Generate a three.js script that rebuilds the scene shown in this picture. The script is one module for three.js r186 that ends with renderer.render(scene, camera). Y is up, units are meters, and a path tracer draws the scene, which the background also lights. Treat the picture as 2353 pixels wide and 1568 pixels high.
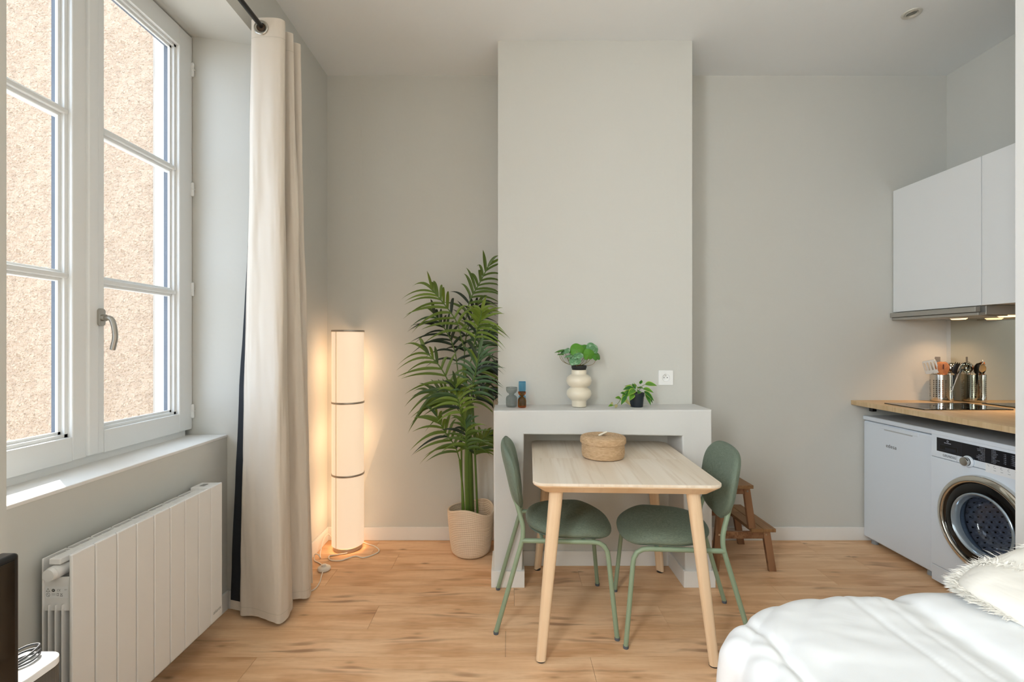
import * as THREE from 'three';
import { RoundedBoxGeometry } from 'three/addons/geometries/RoundedBoxGeometry.js';
import { TextGeometry } from 'three/addons/geometries/TextGeometry.js';
import { FontLoader } from 'three/addons/loaders/FontLoader.js';
import { mergeGeometries, mergeVertices, toCreasedNormals } from 'three/addons/utils/BufferGeometryUtils.js';
import { RectAreaLightUniformsLib } from 'three/addons/lights/RectAreaLightUniformsLib.js';

// ------------------------------------------------------------------ camera, sky, sun, area light, exposure
const scene = new THREE.Scene();
const renderer = new THREE.WebGLRenderer({ antialias: true });
renderer.toneMapping = THREE.LinearToneMapping;
renderer.toneMappingExposure = 1.1;
renderer.shadowMap.enabled = true;
RectAreaLightUniformsLib.init();

const camera = new THREE.PerspectiveCamera(2 * Math.atan(784 / 1080) * 180 / Math.PI, 2353 / 1568, 0.05, 100);
camera.position.set(0, 1.33, 0);
camera.setViewOffset(2353, 1568, 6.5, -5, 2353, 1568);

scene.background = new THREE.Color().setRGB(3.05, 3.7, 4.55);          // open daylight sky

const sun = new THREE.DirectionalLight(new THREE.Color().setRGB(1.0, 0.95, 0.88), 8);
sun.position.set(-1.6 - 5.6, 1.2 + 8.0, -1.6 - 4.7); sun.target.position.set(-1.6, 1.2, -1.6);
sun.castShadow = true; sun.shadow.mapSize.set(2048, 2048);
Object.assign(sun.shadow.camera, { left: -7, right: 7, top: 7, bottom: -7, near: 0.1, far: 30 });
scene.add(sun, sun.target);

// daylight of the second window of the same wall, behind the photographer
const daylight = new THREE.RectAreaLight(new THREE.Color().setRGB(0.92, 0.975, 1.0), 24, 1.06, 1.8);
daylight.position.set(-1.545, 1.88, 1.05); daylight.lookAt(1.455, 0.78, 1.05);
scene.add(daylight);

// ------------------------------------------------------------------ helpers
const V = (x, y, d) => new THREE.Vector3(x, y, -d);                  // d is the distance in front of the photographer
function rng(seed) { let s = seed >>> 0; return () => { s = (s + 0x6D2B79F5) | 0; let t = Math.imul(s ^ (s >>> 15), 1 | s); t = (t + Math.imul(t ^ (t >>> 7), 61 | t)) ^ t; return ((t ^ (t >>> 14)) >>> 0) / 4294967296; }; }
const lerp = (a, b, t) => a + (b - a) * t;
const clamp = (x, a = 0, b = 1) => Math.min(b, Math.max(a, x));
const smooth = (a, b, x) => { const t = clamp((x - a) / (b - a)); return t * t * (3 - 2 * t); };
function noise2(seed, n = 64) {                                      // periodic value noise, period n cells
  const r = rng(seed), g = new Float32Array(n * n).map(() => r());
  const at = (i, j) => g[(((j % n) + n) % n) * n + (((i % n) + n) % n)];
  return (x, y) => { const i = Math.floor(x), j = Math.floor(y), u = x - i, v = y - j, a = u * u * (3 - 2 * u), b = v * v * (3 - 2 * v);
    return lerp(lerp(at(i, j), at(i + 1, j), a), lerp(at(i, j + 1), at(i + 1, j + 1), a), b); };
}
const N1 = noise2(11), N2 = noise2(23), N3 = noise2(37), N4 = noise2(51);
function texture(w, h, fn, srgb = true) {                            // fn(u, v) -> [r, g, b] in 0..1
  const a = new Uint8Array(w * h * 4);
  for (let j = 0; j < h; j++) for (let i = 0; i < w; i++) {
    const c = fn(i / w, j / h), k = (j * w + i) * 4;
    for (let q = 0; q < 3; q++) a[k + q] = clamp(c[q]) * 255;
    a[k + 3] = 255;
  }
  const t = new THREE.DataTexture(a, w, h, THREE.RGBAFormat);
  t.magFilter = THREE.LinearFilter; t.minFilter = THREE.LinearMipmapLinearFilter; t.generateMipmaps = true;
  t.wrapS = t.wrapT = THREE.RepeatWrapping; t.needsUpdate = true;
  if (srgb) t.colorSpace = THREE.SRGBColorSpace;
  return t;
}
const grey = (w, h, fn) => texture(w, h, (u, v) => { const g = fn(u, v); return [g, g, g]; }, false);
const rgb = (hex) => { const c = parseInt(hex.slice(1), 16); return [(c >> 16) / 255, ((c >> 8) & 255) / 255, (c & 255) / 255]; };
const mixc = (a, b, t) => [lerp(a[0], b[0], t), lerp(a[1], b[1], t), lerp(a[2], b[2], t)];
function mat(color, roughness = 0.6, o = {}) { return new THREE.MeshPhysicalMaterial({ color, roughness, side: THREE.DoubleSide, ...o }); }

const taken = new Map();
function numbered(name) { const n = taken.get(name) ?? 0; taken.set(name, n + 1); return n ? `${name}_${String(n).padStart(3, '0')}` : name; }
function shade(o) { o.castShadow = o.receiveShadow = true; return o; }
function thing(name, label, category, [x, y, d] = [0, 0, 0], turn = 0, group) {
  const o = new THREE.Group(); o.name = numbered(name); o.position.set(x, y, -d); o.rotation.y = turn;
  o.userData = { label, category }; if (group) o.userData.group = group;
  scene.add(o); return o;
}
function put(t, name, geo, m, parent = t, label) {                   // geometry given in room coordinates
  geo.translate(-t.position.x, -t.position.y, -t.position.z);
  return loc(parent, name, geo, m, label);
}
function loc(parent, name, geo, m, label) {                          // geometry given in the thing's own coordinates
  const o = shade(new THREE.Mesh(geo, m)); o.name = name; if (label) o.userData.label = label; parent.add(o); return o;
}
function struct(name, geo, m) { const o = shade(new THREE.Mesh(geo, m)); o.name = name; o.userData = { kind: 'structure' }; scene.add(o); return o; }
const merge = (list) => mergeGeometries(list.map((g) => { const q = g.index ? g.toNonIndexed() : g.clone(); for (const k of Object.keys(q.attributes)) if (!['position', 'normal', 'uv'].includes(k)) q.deleteAttribute(k); return q; }));
function metreUV(g, s = 1) {                                         // uv in metres by the dominant axis of each normal
  const p = g.attributes.position, n = g.attributes.normal, uv = new Float32Array(p.count * 2);
  for (let i = 0; i < p.count; i++) {
    const ax = Math.abs(n.getX(i)), ay = Math.abs(n.getY(i)), az = Math.abs(n.getZ(i)), x = p.getX(i), y = p.getY(i), z = p.getZ(i);
    const [u, v] = ax >= ay && ax >= az ? [z, y] : ay >= az ? [x, z] : [x, y];
    uv[2 * i] = u * s; uv[2 * i + 1] = v * s;
  }
  g.setAttribute('uv', new THREE.BufferAttribute(uv, 2)); return g;
}
function box(x0, x1, y0, y1, d0, d1, r = 0, seg = 2) {
  const w = Math.abs(x1 - x0), h = Math.abs(y1 - y0), l = Math.abs(d1 - d0);
  const g = r > 0 ? new RoundedBoxGeometry(w, h, l, seg, Math.min(r, w / 2.01, h / 2.01, l / 2.01)) : new THREE.BoxGeometry(w, h, l);
  return g.translate((x0 + x1) / 2, (y0 + y1) / 2, -(d0 + d1) / 2);
}
const wbox = (...a) => metreUV(box(...a).toNonIndexed());
const lathe = (pts, seg = 48) => new THREE.LatheGeometry(pts.map(([r, y]) => new THREE.Vector2(r, y)), seg);
function bend(points, r = 0.05) {                                    // rounds the corners of a polyline of Vector3
  const out = [points[0].clone()];
  for (let i = 1; i < points.length - 1; i++) {
    const p = points[i], a = points[i - 1].clone().sub(p), b = points[i + 1].clone().sub(p), k = Math.min(r, a.length() * 0.45, b.length() * 0.45);
    const A = p.clone().addScaledVector(a.normalize(), k), B = p.clone().addScaledVector(b.normalize(), k);
    for (let s = 0; s <= 6; s++) { const t = s / 6; out.push(A.clone().multiplyScalar((1 - t) ** 2).addScaledVector(p, 2 * t * (1 - t)).addScaledVector(B, t * t)); }
  }
  out.push(points.at(-1).clone()); return out;
}
class Poly extends THREE.Curve { constructor(p) { super(); this.p = p; this.l = [0]; for (let i = 1; i < p.length; i++) this.l.push(this.l[i - 1] + p[i].distanceTo(p[i - 1])); }
  getPoint(t, o = new THREE.Vector3()) { const s = t * this.l.at(-1); let i = 1; while (i < this.p.length - 1 && this.l[i] < s) i++; const k = (s - this.l[i - 1]) / Math.max(1e-9, this.l[i] - this.l[i - 1]); return o.copy(this.p[i - 1]).lerp(this.p[i], k); } }
function tube(points, r, { radial = 12, bendR = 0.04, seg, smoothPath = false, closed = false } = {}) {
  const c = smoothPath ? new THREE.CatmullRomCurve3(points, closed, 'centripetal') : new Poly(bend(points, bendR));
  const n = seg ?? (smoothPath ? points.length * 8 : c.p.length * 3), g = [new THREE.TubeGeometry(c, n, r, radial, closed)];
  if (!closed) for (const [t, s] of [[0, -1], [1, 1]]) {
    const q = c.getPointAt(t), dir = c.getTangentAt(t).multiplyScalar(s);
    g.push(new THREE.SphereGeometry(r, radial, 6, 0, Math.PI * 2, 0, Math.PI / 2).scale(1, 0.25, 1).applyQuaternion(new THREE.Quaternion().setFromUnitVectors(new THREE.Vector3(0, 1, 0), dir)).translate(q.x, q.y, q.z));
  }
  return merge(g);
}
function grid(nu, nv, fn, closedU = false) {                         // fn(u, v) -> Vector3
  const p = [], uv = [], ix = [];
  for (let j = 0; j <= nv; j++) for (let i = 0; i <= nu; i++) { const q = fn(i / nu, j / nv); p.push(q.x, q.y, q.z); uv.push(i / nu, j / nv); }
  for (let j = 0; j < nv; j++) for (let i = 0; i < nu; i++) { const a = j * (nu + 1) + i, b = a + 1, c = a + nu + 1, d = c + 1; ix.push(a, b, d, a, d, c); }
  const g = new THREE.BufferGeometry();
  g.setAttribute('position', new THREE.Float32BufferAttribute(p, 3)); g.setAttribute('uv', new THREE.Float32BufferAttribute(uv, 2)); g.setIndex(ix);
  if (closedU) { const m = mergeVertices(new THREE.BufferGeometry().setAttribute('position', g.attributes.position.clone()).setIndex(ix), 1e-6); m.computeVertexNormals();
    g.computeVertexNormals(); const n = g.attributes.normal; for (let j = 0; j <= nv; j++) { const a = j * (nu + 1), b = a + nu; const s = new THREE.Vector3(n.getX(a) + n.getX(b), n.getY(a) + n.getY(b), n.getZ(a) + n.getZ(b)).normalize(); n.setXYZ(a, s.x, s.y, s.z); n.setXYZ(b, s.x, s.y, s.z); } }
  else g.computeVertexNormals();
  return g;
}
const sgnpow = (x, e) => Math.sign(x) * Math.abs(x) ** e;
// a cushion: outline(theta) -> [a, b] in its plane, thick along the third axis; map(a, b, t) -> Vector3
function cushion(outline, up, down, map, { e = 0.45, nu = 64, nv = 24, flat = 0.3 } = {}) {
  return grid(nu, nv, (u, v) => { const th = u * Math.PI * 2, ph = (v - 0.5) * Math.PI, [a, b] = outline(th), k = Math.max(0, Math.cos(ph)) ** e, s = sgnpow(Math.sin(ph), flat === 1 ? 1 : 1);
    return map(a * k, b * k, s > 0 ? s * up : s * down); }, true);
}
const superE = (rx, ry, n) => (th) => [rx * sgnpow(Math.cos(th), 2 / n), ry * sgnpow(Math.sin(th), 2 / n)];
function roundedRect(x0, x1, y0, y1, r) {
  const s = new THREE.Shape(); s.moveTo(x0 + r, y0); s.lineTo(x1 - r, y0); s.absarc(x1 - r, y0 + r, r, -Math.PI / 2, 0); s.lineTo(x1, y1 - r); s.absarc(x1 - r, y1 - r, r, 0, Math.PI / 2); s.lineTo(x0 + r, y1); s.absarc(x0 + r, y1 - r, r, Math.PI / 2, Math.PI); s.lineTo(x0, y0 + r); s.absarc(x0 + r, y0 + r, r, Math.PI, Math.PI * 1.5); return s;
}
const extrude = (shape, depth, bevel = 0, seg = 2, curve = 12) => new THREE.ExtrudeGeometry(shape, { depth, bevelEnabled: bevel > 0, bevelThickness: bevel, bevelSize: bevel, bevelOffset: -bevel, bevelSegments: seg, curveSegments: curve });
function canvas(w, h, draw) { const c = document.createElement('canvas'); c.width = w; c.height = h; draw(c.getContext('2d'), w, h); const t = new THREE.CanvasTexture(c); t.colorSpace = THREE.SRGBColorSpace; return t; }

// ------------------------------------------------------------------ materials
const fbm = (N, x, y, o = 4) => { let s = 0, a = 0.5; for (let i = 0; i < o; i++) { s += a * N(x, y); x *= 2; y *= 2; a *= 0.5; } return s / (1 - 0.5 ** o); };
const plasterBump = grey(512, 512, (u, v) => 0.75 * fbm(N1, u * 8, v * 8, 3) + 0.25 * N2(u * 64, v * 64));
const wallMat = mat('#d3d2cb', 0.9, { bumpMap: plasterBump, bumpScale: 0.0012 });
const ceilMat = mat('#eff2f2', 0.92, { bumpMap: plasterBump, bumpScale: 0.0008 });
const trimMat = mat('#efede8', 0.5);
const paintMat = mat('#eff0ee', 0.38);                              // window joinery
const whiteGloss = mat('#f2f2f0', 0.28);
const oakTex = [];
for (let k = 0; k < 6; k++) {
  const r = rng(100 + k), knots = Array.from({ length: 2 }, () => [r(), 0.15 + 0.7 * r(), 0.3 + 0.5 * r()]), o = r() * 40, o2 = r() * 40, tone = [0.5, 0.62, 0.4, 0.55, 0.7, 0.45][k];
  oakTex.push(texture(1024, 160, (u, v) => {
    let x = u * 7, y = v * 1.0, w = 0;
    for (const [kx, ky, ks] of knots) { const dx = (u - kx) * 7, dy = (v - ky), q = Math.exp(-(dx * dx * 9 + dy * dy * 60)) * ks; y += q * 0.06 * Math.sign(dy + 1e-4); w += Math.exp(-(dx * dx * 90 + dy * dy * 700)) * ks * 0.8; }
    const warp = fbm(N1, x * 0.5 + o, y * 1.5 + o2, 3) * 0.28;
    const bands = fbm(N2, x * 0.4 + o2, y * 5 + warp * 6 + o, 4), fine = fbm(N3, x * 1.6 + o, y * 60 + warp * 12, 3), pores = N4(x * 6 + o, y * 170 + warp * 20);
    const patch = smooth(0.5, 0.75, fbm(N1, x * 0.9 + o2 + 9, y * 2.5 + o, 3)), streak = smooth(0.56, 0.86, fbm(N4, x * 0.45 + o, y * 7 + warp * 10 + o2, 4)) * (0.12 + 0.88 * patch);
    let c = mixc(rgb('#f5cba0'), rgb('#e3b081'), smooth(0.28, 0.75, bands));
    c = mixc(c, rgb('#fad8af'), tone * 0.4);
    c = mixc(c, rgb('#bd865a'), 0.24 * smooth(0.48, 0.9, fine) + 0.13 * smooth(0.7, 0.9, pores));
    c = mixc(c, rgb('#bd865a'), 0.45 * smooth(0.48, 0.8, fbm(N3, x * 0.9 + o2, y * 3.2 + warp * 4 + o, 4)));
    c = mixc(c, rgb('#8a5f44'), 0.7 * streak);
    return mixc(c, rgb('#5e3a22'), clamp(w * 0.8));
  }));
}
const oakMats = oakTex.map((map) => mat('#ffffff', 0.42, { map, specularIntensity: 0.6 }));
function woodMap(w, h, a, b, c, seed, { rings = 9, along = 1.2, fineW = 0.35 } = {}) {
  const o = seed * 7.3;
  return texture(w, h, (u, v) => { const warp = fbm(N1, u * 2 + o, v * along + o, 3); const s = fbm(N2, u * rings + warp * 3 + o, v * along * 0.6, 3), f = fbm(N3, u * rings * 7 + o, v * along * 2.5, 2);
    return mixc(mixc(rgb(a), rgb(b), smooth(0.3, 0.75, s)), rgb(c), fineW * smooth(0.45, 0.85, f)); });
}
const ashMat = mat('#ffffff', 0.45, { map: woodMap(512, 512, '#f1e4d2', '#e9d9c3', '#d6c1a6', 1, { rings: 12, along: 1.0, fineW: 0.4 }) });
const birchMat = mat('#ffffff', 0.45, { map: woodMap(256, 512, '#f1d5b2', '#e7c69d', '#d6ad80', 2, { rings: 6, along: 1.0, fineW: 0.25 }) });
const acaciaMat = mat('#ffffff', 0.5, { map: woodMap(256, 512, '#9c7353', '#7b5439', '#593a25', 3, { rings: 6, along: 1.2, fineW: 0.45 }) });
const acaciaTop = mat('#ffffff', 0.5, { map: woodMap(256, 512, '#ab8359', '#8c6742', '#6b4a2e', 4, { rings: 5, along: 1.0, fineW: 0.45 }) });
const counterMat = mat('#ffffff', 0.42, { map: woodMap(256, 512, '#dcc29a', '#cfb288', '#b8976a', 5, { rings: 14, along: 1.0, fineW: 0.4 }) });
const spoonMat = mat('#ffffff', 0.5, { map: woodMap(128, 256, '#cc7f3f', '#b5682c', '#93501f', 6, { rings: 4, along: 1.0, fineW: 0.3 }) });
const steel = mat('#c9c8c4', 0.24, { metalness: 1 });
const chrome = mat('#d8d6d0', 0.08, { metalness: 1 });
const brushed = mat('#a9a49b', 0.38, { metalness: 1 });
const black = mat('#0b0b0c', 0.35);
const rubber = mat('#111214', 0.8);

// ------------------------------------------------------------------ room shell (left wall at x = -1.23, back wall at d = 3.178)
const H = 3.14, DB = 3.178, XL = -1.23, XR = 2.957, DR = -2.3;
const WIN = [[1.15, 2.362], [-1.66, -0.448]];                        // the two window recesses of the left wall
{
  // floor: boards laid across the room
  const f = new THREE.Group(); f.name = 'floor'; f.userData = { kind: 'structure' }; scene.add(f);
  loc(f, 'subfloor', box(-1.8, 3.1, -0.06, -0.009, DR - 0.2, DB + 0.1), mat('#4a3524', 0.9));
  const r = rng(7), L = 1.41, W = 0.194, starts = [1.95, -0.693, -1.009, 0.026, -0.659, -0.016, -1.067];
  for (let k = -1; 3.154 - W * k > DR; k++) {
    const d1 = Math.min(3.154 - W * k, DB), d0 = 3.154 - W * (k + 1); if (d1 <= d0 + 0.001) continue;
    let x = k >= 0 && k < starts.length ? starts[k] : r() * L; while (x > -1.45) x -= L;
    for (; x < XR; x += L) {
      const x0 = Math.max(x, -1.42), x1 = Math.min(x + L, XR); if (x1 - x0 < 0.01) continue;
      const g = box(x0 + 0.0006, x1 - 0.0006, -0.009, 0, d0 + 0.0006, d1 - 0.0006, 0);
      const uv = g.attributes.uv, flip = r() < 0.5, a = r() * 0.1;
      for (let i = 8; i < 12; i++) { const px = g.attributes.position.getX(i); let u = (px - x) / L; if (flip) u = 1 - u; uv.setXY(i, u, clamp(uv.getY(i), 0.02, 0.98) + a * 0); }
      loc(f, 'plank', g, oakMats[Math.floor(r() * 6)]);
    }
  }
}
struct('ceiling', wbox(-1.85, 3.1, H, H + 0.2, DR - 0.2, DB + 0.2), ceilMat);
struct('wall_back', wbox(-1.8, 3.1, -0.05, H, DB, DB + 0.2), wallMat);
struct('wall_right', wbox(XR, XR + 0.15, -0.05, H, DR, DB), wallMat);
struct('wall_rear', wbox(-1.8, 3.1, -0.05, H, DR - 0.2, DR), wallMat);
{
  const XO = -1.78, parts = [];
  let d = DB; // solid pieces between the recesses
  for (const [a, b] of WIN) { parts.push(wbox(XO, XL, -0.05, H, b, d)); d = a;
    parts.push(wbox(XO, -1.417, -0.05, 0.868, a, b));                 // apron under the sill
    const s = new THREE.Shape(); s.moveTo(-XO, H); s.lineTo(-XO, 2.87); s.lineTo(1.56, 2.87); s.lineTo(-XL, 2.82); s.lineTo(-XL, H);
    parts.push(metreUV(extrude(s, b - a).scale(-1, 1, 1).translate(0, 0, -b)));
  }
  parts.push(wbox(XO, XL, -0.05, H, DR, d));
  const g = merge(parts); g.computeVertexNormals(); struct('wall_left', metreUV(g), wallMat);
}
struct('wall_partition', wbox(2.154, XR, 0, H, 1.9, 2.0), mat('#f0efec', 0.75));
struct('wall_chimney', wbox(-0.067, 1.094, 0, H, 2.81, DB), wallMat);
{ // plaster fireplace surround with its opening
  const s = new THREE.Shape(), P = [[-0.083, 0], [-0.085, 0.962], [1.107, 0.966], [1.109, 0], [0.962, 0], [0.945, 0.822], [0.52, 0.829], [0.081, 0.831], [0.071, 0]];
  s.moveTo(...P[0]); for (const p of P.slice(1)) s.lineTo(...p);
  const g = extrude(s, 0.245 - 0.008, 0.008, 3).translate(0, 0, -2.81 + 0.0);
  struct('wall_fireplace', metreUV(g), mat('#dcdbd7', 0.85, { bumpMap: plasterBump, bumpScale: 0.0012 }));
}
const bb = (name, list) => struct(name, merge(list.map((a) => { const g = box(...a, 0.003, 1); return g; })), trimMat);
const BH = 0.09, BT = 0.013;
bb('baseboard_back', [[XL, -0.067, 0, BH, DB - BT, DB], [1.094, XR, 0, BH, DB - BT, DB]]);
bb('baseboard_left', [[XL, XL + BT, 0, BH, 2.362, DB - BT], [-1.417 + BT, XL + BT, 0, BH, 2.362 - BT, 2.3625], [-1.417, -1.417 + BT, 0, BH, 1.15, 2.362]]);
bb('baseboard_chimney', [[-0.067 - BT, -0.067, 0, BH, 2.81, DB], [1.094, 1.094 + BT, 0, BH, 2.81, DB],
  [-0.085 - BT, 0.071 + BT, 0, BH, 2.565 - BT, 2.567], [0.962 - BT, 1.109 + BT, 0, BH, 2.565 - BT, 2.567],
  [-0.085 - BT, -0.083, 0, BH, 2.567, 2.81], [1.109, 1.109 + BT, 0, BH, 2.567, 2.81],
  [0.071, 0.071 + BT, 0, BH, 2.567, 2.81], [0.962 - BT, 0.962, 0, BH, 2.567, 2.81], [0.071 + BT, 0.962 - BT, 0, BH, 2.81 - BT * 0.6, 2.811]]);
bb('baseboard_partition', [[2.154 - BT, 2.154, 0, BH, 1.9, 2.0]]);

// ------------------------------------------------------------------ windows: two sashes of three panes each
const glassPane = mat('#ffffff', 0.02, { transmission: 1, thickness: 0, ior: 1.45 });
function makeWindow(n, d0, d1) {
  const w = new THREE.Group(); w.name = `window_${n}`; w.userData = { kind: 'structure' }; w.position.set(-1.64, 0.868, -(d0 + d1) / 2); scene.add(w);
  const X1 = -1.59, X0 = -1.66, mid = (d0 + d1) / 2 + 0.027, Y0 = 0.9, Y1 = 2.868;
  put(w, 'window_frame', merge([box(X0 - 0.05, X1 - 0.014, 0.868, 0.899, d0 + 0.035, d1 - 0.035), box(X0 - 0.05, X1 - 0.014, Y1 - 0.006, Y1 + 0.02, d0 + 0.035, d1 - 0.035),
    box(X0 - 0.05, X0 - 0.003, 0.868, Y1 + 0.02, d0 - 0.01, d0 + 0.035), box(X0 - 0.05, X0 - 0.003, 0.868, Y1 + 0.02, d1 - 0.035, d1 + 0.01)]), paintMat);
  put(w, 'sill', box(-1.66, -1.415, 0.858, 0.871, d0, d1, 0.003), trimMat);
  for (const [a, b, side] of [[d0 + 0.008, mid, -1], [mid, d1 - 0.002, 1]]) {
    const st = side > 0 ? [0.064, 0.093] : [0.093, 0.072], A = a + st[0], B = b - st[1], yb = 0.988, yt = Y1 - 0.1;
    const bars = [box(X0, X1, Y0, yb, A, B, 0.002), box(X0, X1, yt, Y1 - 0.006, A, B, 0.002), box(X0, X1, Y0, Y1 - 0.006, a + 0.001, A, 0.005), box(X0, X1, Y0, Y1 - 0.006, B, b - 0.001, 0.005)];
    if (side > 0) bars.push(box(X1 - 0.004, X1 + 0.012, Y0 + 0.004, Y1 - 0.01, a - 0.018, a + 0.026, 0.006));
    const sash = put(w, 'sash', merge(bars), paintMat);
    const bead = [];                                                  // stepped glazing beads round the opening
    for (const [o, t] of [[0.012, 0.018], [0.022, 0.032]]) { bead.push(box(X0 + 0.028, X1 - t, yb - 0.004, yb + o, A, B), box(X0 + 0.028, X1 - t, yt - o, yt + 0.004, A, B), box(X0 + 0.028, X1 - t, yb, yt, A - 0.004, A + o), box(X0 + 0.028, X1 - t, yb, yt, B - o, B + 0.004)); }
    put(w, 'glazing_bead', merge(bead), paintMat, sash);
    const edges = [yb];
    for (const y of [1.575, 2.171]) { put(w, 'glazing_bar', merge([box(X0 + 0.008, X1 - 0.03, y - 0.02, y + 0.02, A, B, 0.003), box(X0 + 0.008, X1 - 0.014, y - 0.009, y + 0.009, A, B, 0.004)]), paintMat, sash); edges.push(y); }
    edges.push(yt);
    for (let k = 0; k < 3; k++) put(w, 'pane', box(-1.6375, -1.6335, edges[k], edges[k + 1], A, B), glassPane, sash);
    put(w, 'glazing_spacer', merge([box(-1.663, -1.639, yb, yt, B - 0.004, B + 0.003), box(-1.663, -1.639, yb, yt, A - 0.003, A + 0.004), box(-1.663, -1.639, yb - 0.003, yb + 0.004, A + 0.004, B - 0.004), box(-1.663, -1.639, yt - 0.004, yt + 0.003, A + 0.004, B - 0.004)]), mat('#39424f', 0.6), sash);
    for (const y of [0.99, 1.60, 2.10, 2.70]) put(w, 'hinge', merge([box(X1 - 0.006, X1 + 0.012, y - 0.035, y + 0.035, side > 0 ? b - 0.012 : a, side > 0 ? b + 0.0 : a + 0.012, 0.005), box(X1 - 0.004, X1 + 0.014, y - 0.002, y + 0.002, side > 0 ? b - 0.013 : a, side > 0 ? b + 0.001 : a + 0.013)]), paintMat, sash);
    if (side > 0) { // handle
      const y = 1.43, hd = a + 0.03, nickel = mat('#aeaba3', 0.32, { metalness: 0.9 });
      const hp = put(w, 'handle_plate', extrude(roundedRect(-0.014, 0.014, -0.034, 0.034, 0.012), 0.008, 0.003).rotateY(Math.PI / 2).translate(X1 + 0.012, y, -hd), nickel, sash);
      put(w, 'handle', merge([tube([V(X1 + 0.016, y - 0.002, hd), V(X1 + 0.055, y - 0.002, hd), V(X1 + 0.062, y - 0.03, hd + 0.004), V(X1 + 0.062, y - 0.075, hd + 0.012), V(X1 + 0.05, y - 0.125, hd + 0.012)], 0.0095, { bendR: 0.03, radial: 16 }), new THREE.CylinderGeometry(0.013, 0.013, 0.02, 20).rotateZ(Math.PI / 2).translate(X1 + 0.025, y - 0.002, -hd)]), nickel, sash);
    }
  }
  return w;
}
makeWindow(1, ...WIN[0]);
makeWindow(2, ...WIN[1]);

// ------------------------------------------------------------------ the neighbouring wing seen through the window
{
  const rough = texture(1024, 1024, (u, v) => { const a = fbm(N1, u * 16, v * 16, 4), b = N2(u * 64 + 3 * N3(u * 32, v * 32), v * 128), c = fbm(N4, u * 64, v * 64, 2);
    let k = mixc(rgb('#a78f77'), rgb('#9f866e'), smooth(0.35, 0.7, a)); k = mixc(k, rgb('#6b5238'), 0.55 * smooth(0.62, 0.86, b) * smooth(0.35, 0.6, c)); return mixc(k, rgb('#bda48a'), 0.6 * smooth(0.55, 0.85, c)); });
  const bump = grey(1024, 1024, (u, v) => 0.5 * fbm(N2, u * 64, v * 64, 2) + 0.5 * N3(u * 64 + 5 * N1(u * 32, v * 32), v * 64));
  const m = mat('#ffffff', 0.95, { map: rough, bumpMap: bump, bumpScale: 0.02 });
  struct('ground', metreUV(box(-26, 14, -4.2, -4, -20, 24).toNonIndexed(), 0.3), mat('#b9b2a6', 0.95));
  const t = thing('neighbouring_house', 'sunlit beige roughcast house wing with smooth pale corner band outside the window', 'house', [-4.4, -4, 5]);
  put(t, 'roughcast_wall', metreUV(box(-5.46, -3.78, -4, 9, 5, 5.5).toNonIndexed(), 0.9), m);
  put(t, 'corner_band', metreUV(box(-3.78, -1.78, -4, 9, 4.99, 5.5).toNonIndexed(), 0.5), mat('#ffffff', 0.9, { map: texture(256, 256, (u, v) => mixc(rgb('#9a9084'), rgb('#8e8477'), smooth(0.5, 0.8, fbm(N1, u * 8, v * 8, 4)))) }));
}

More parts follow.
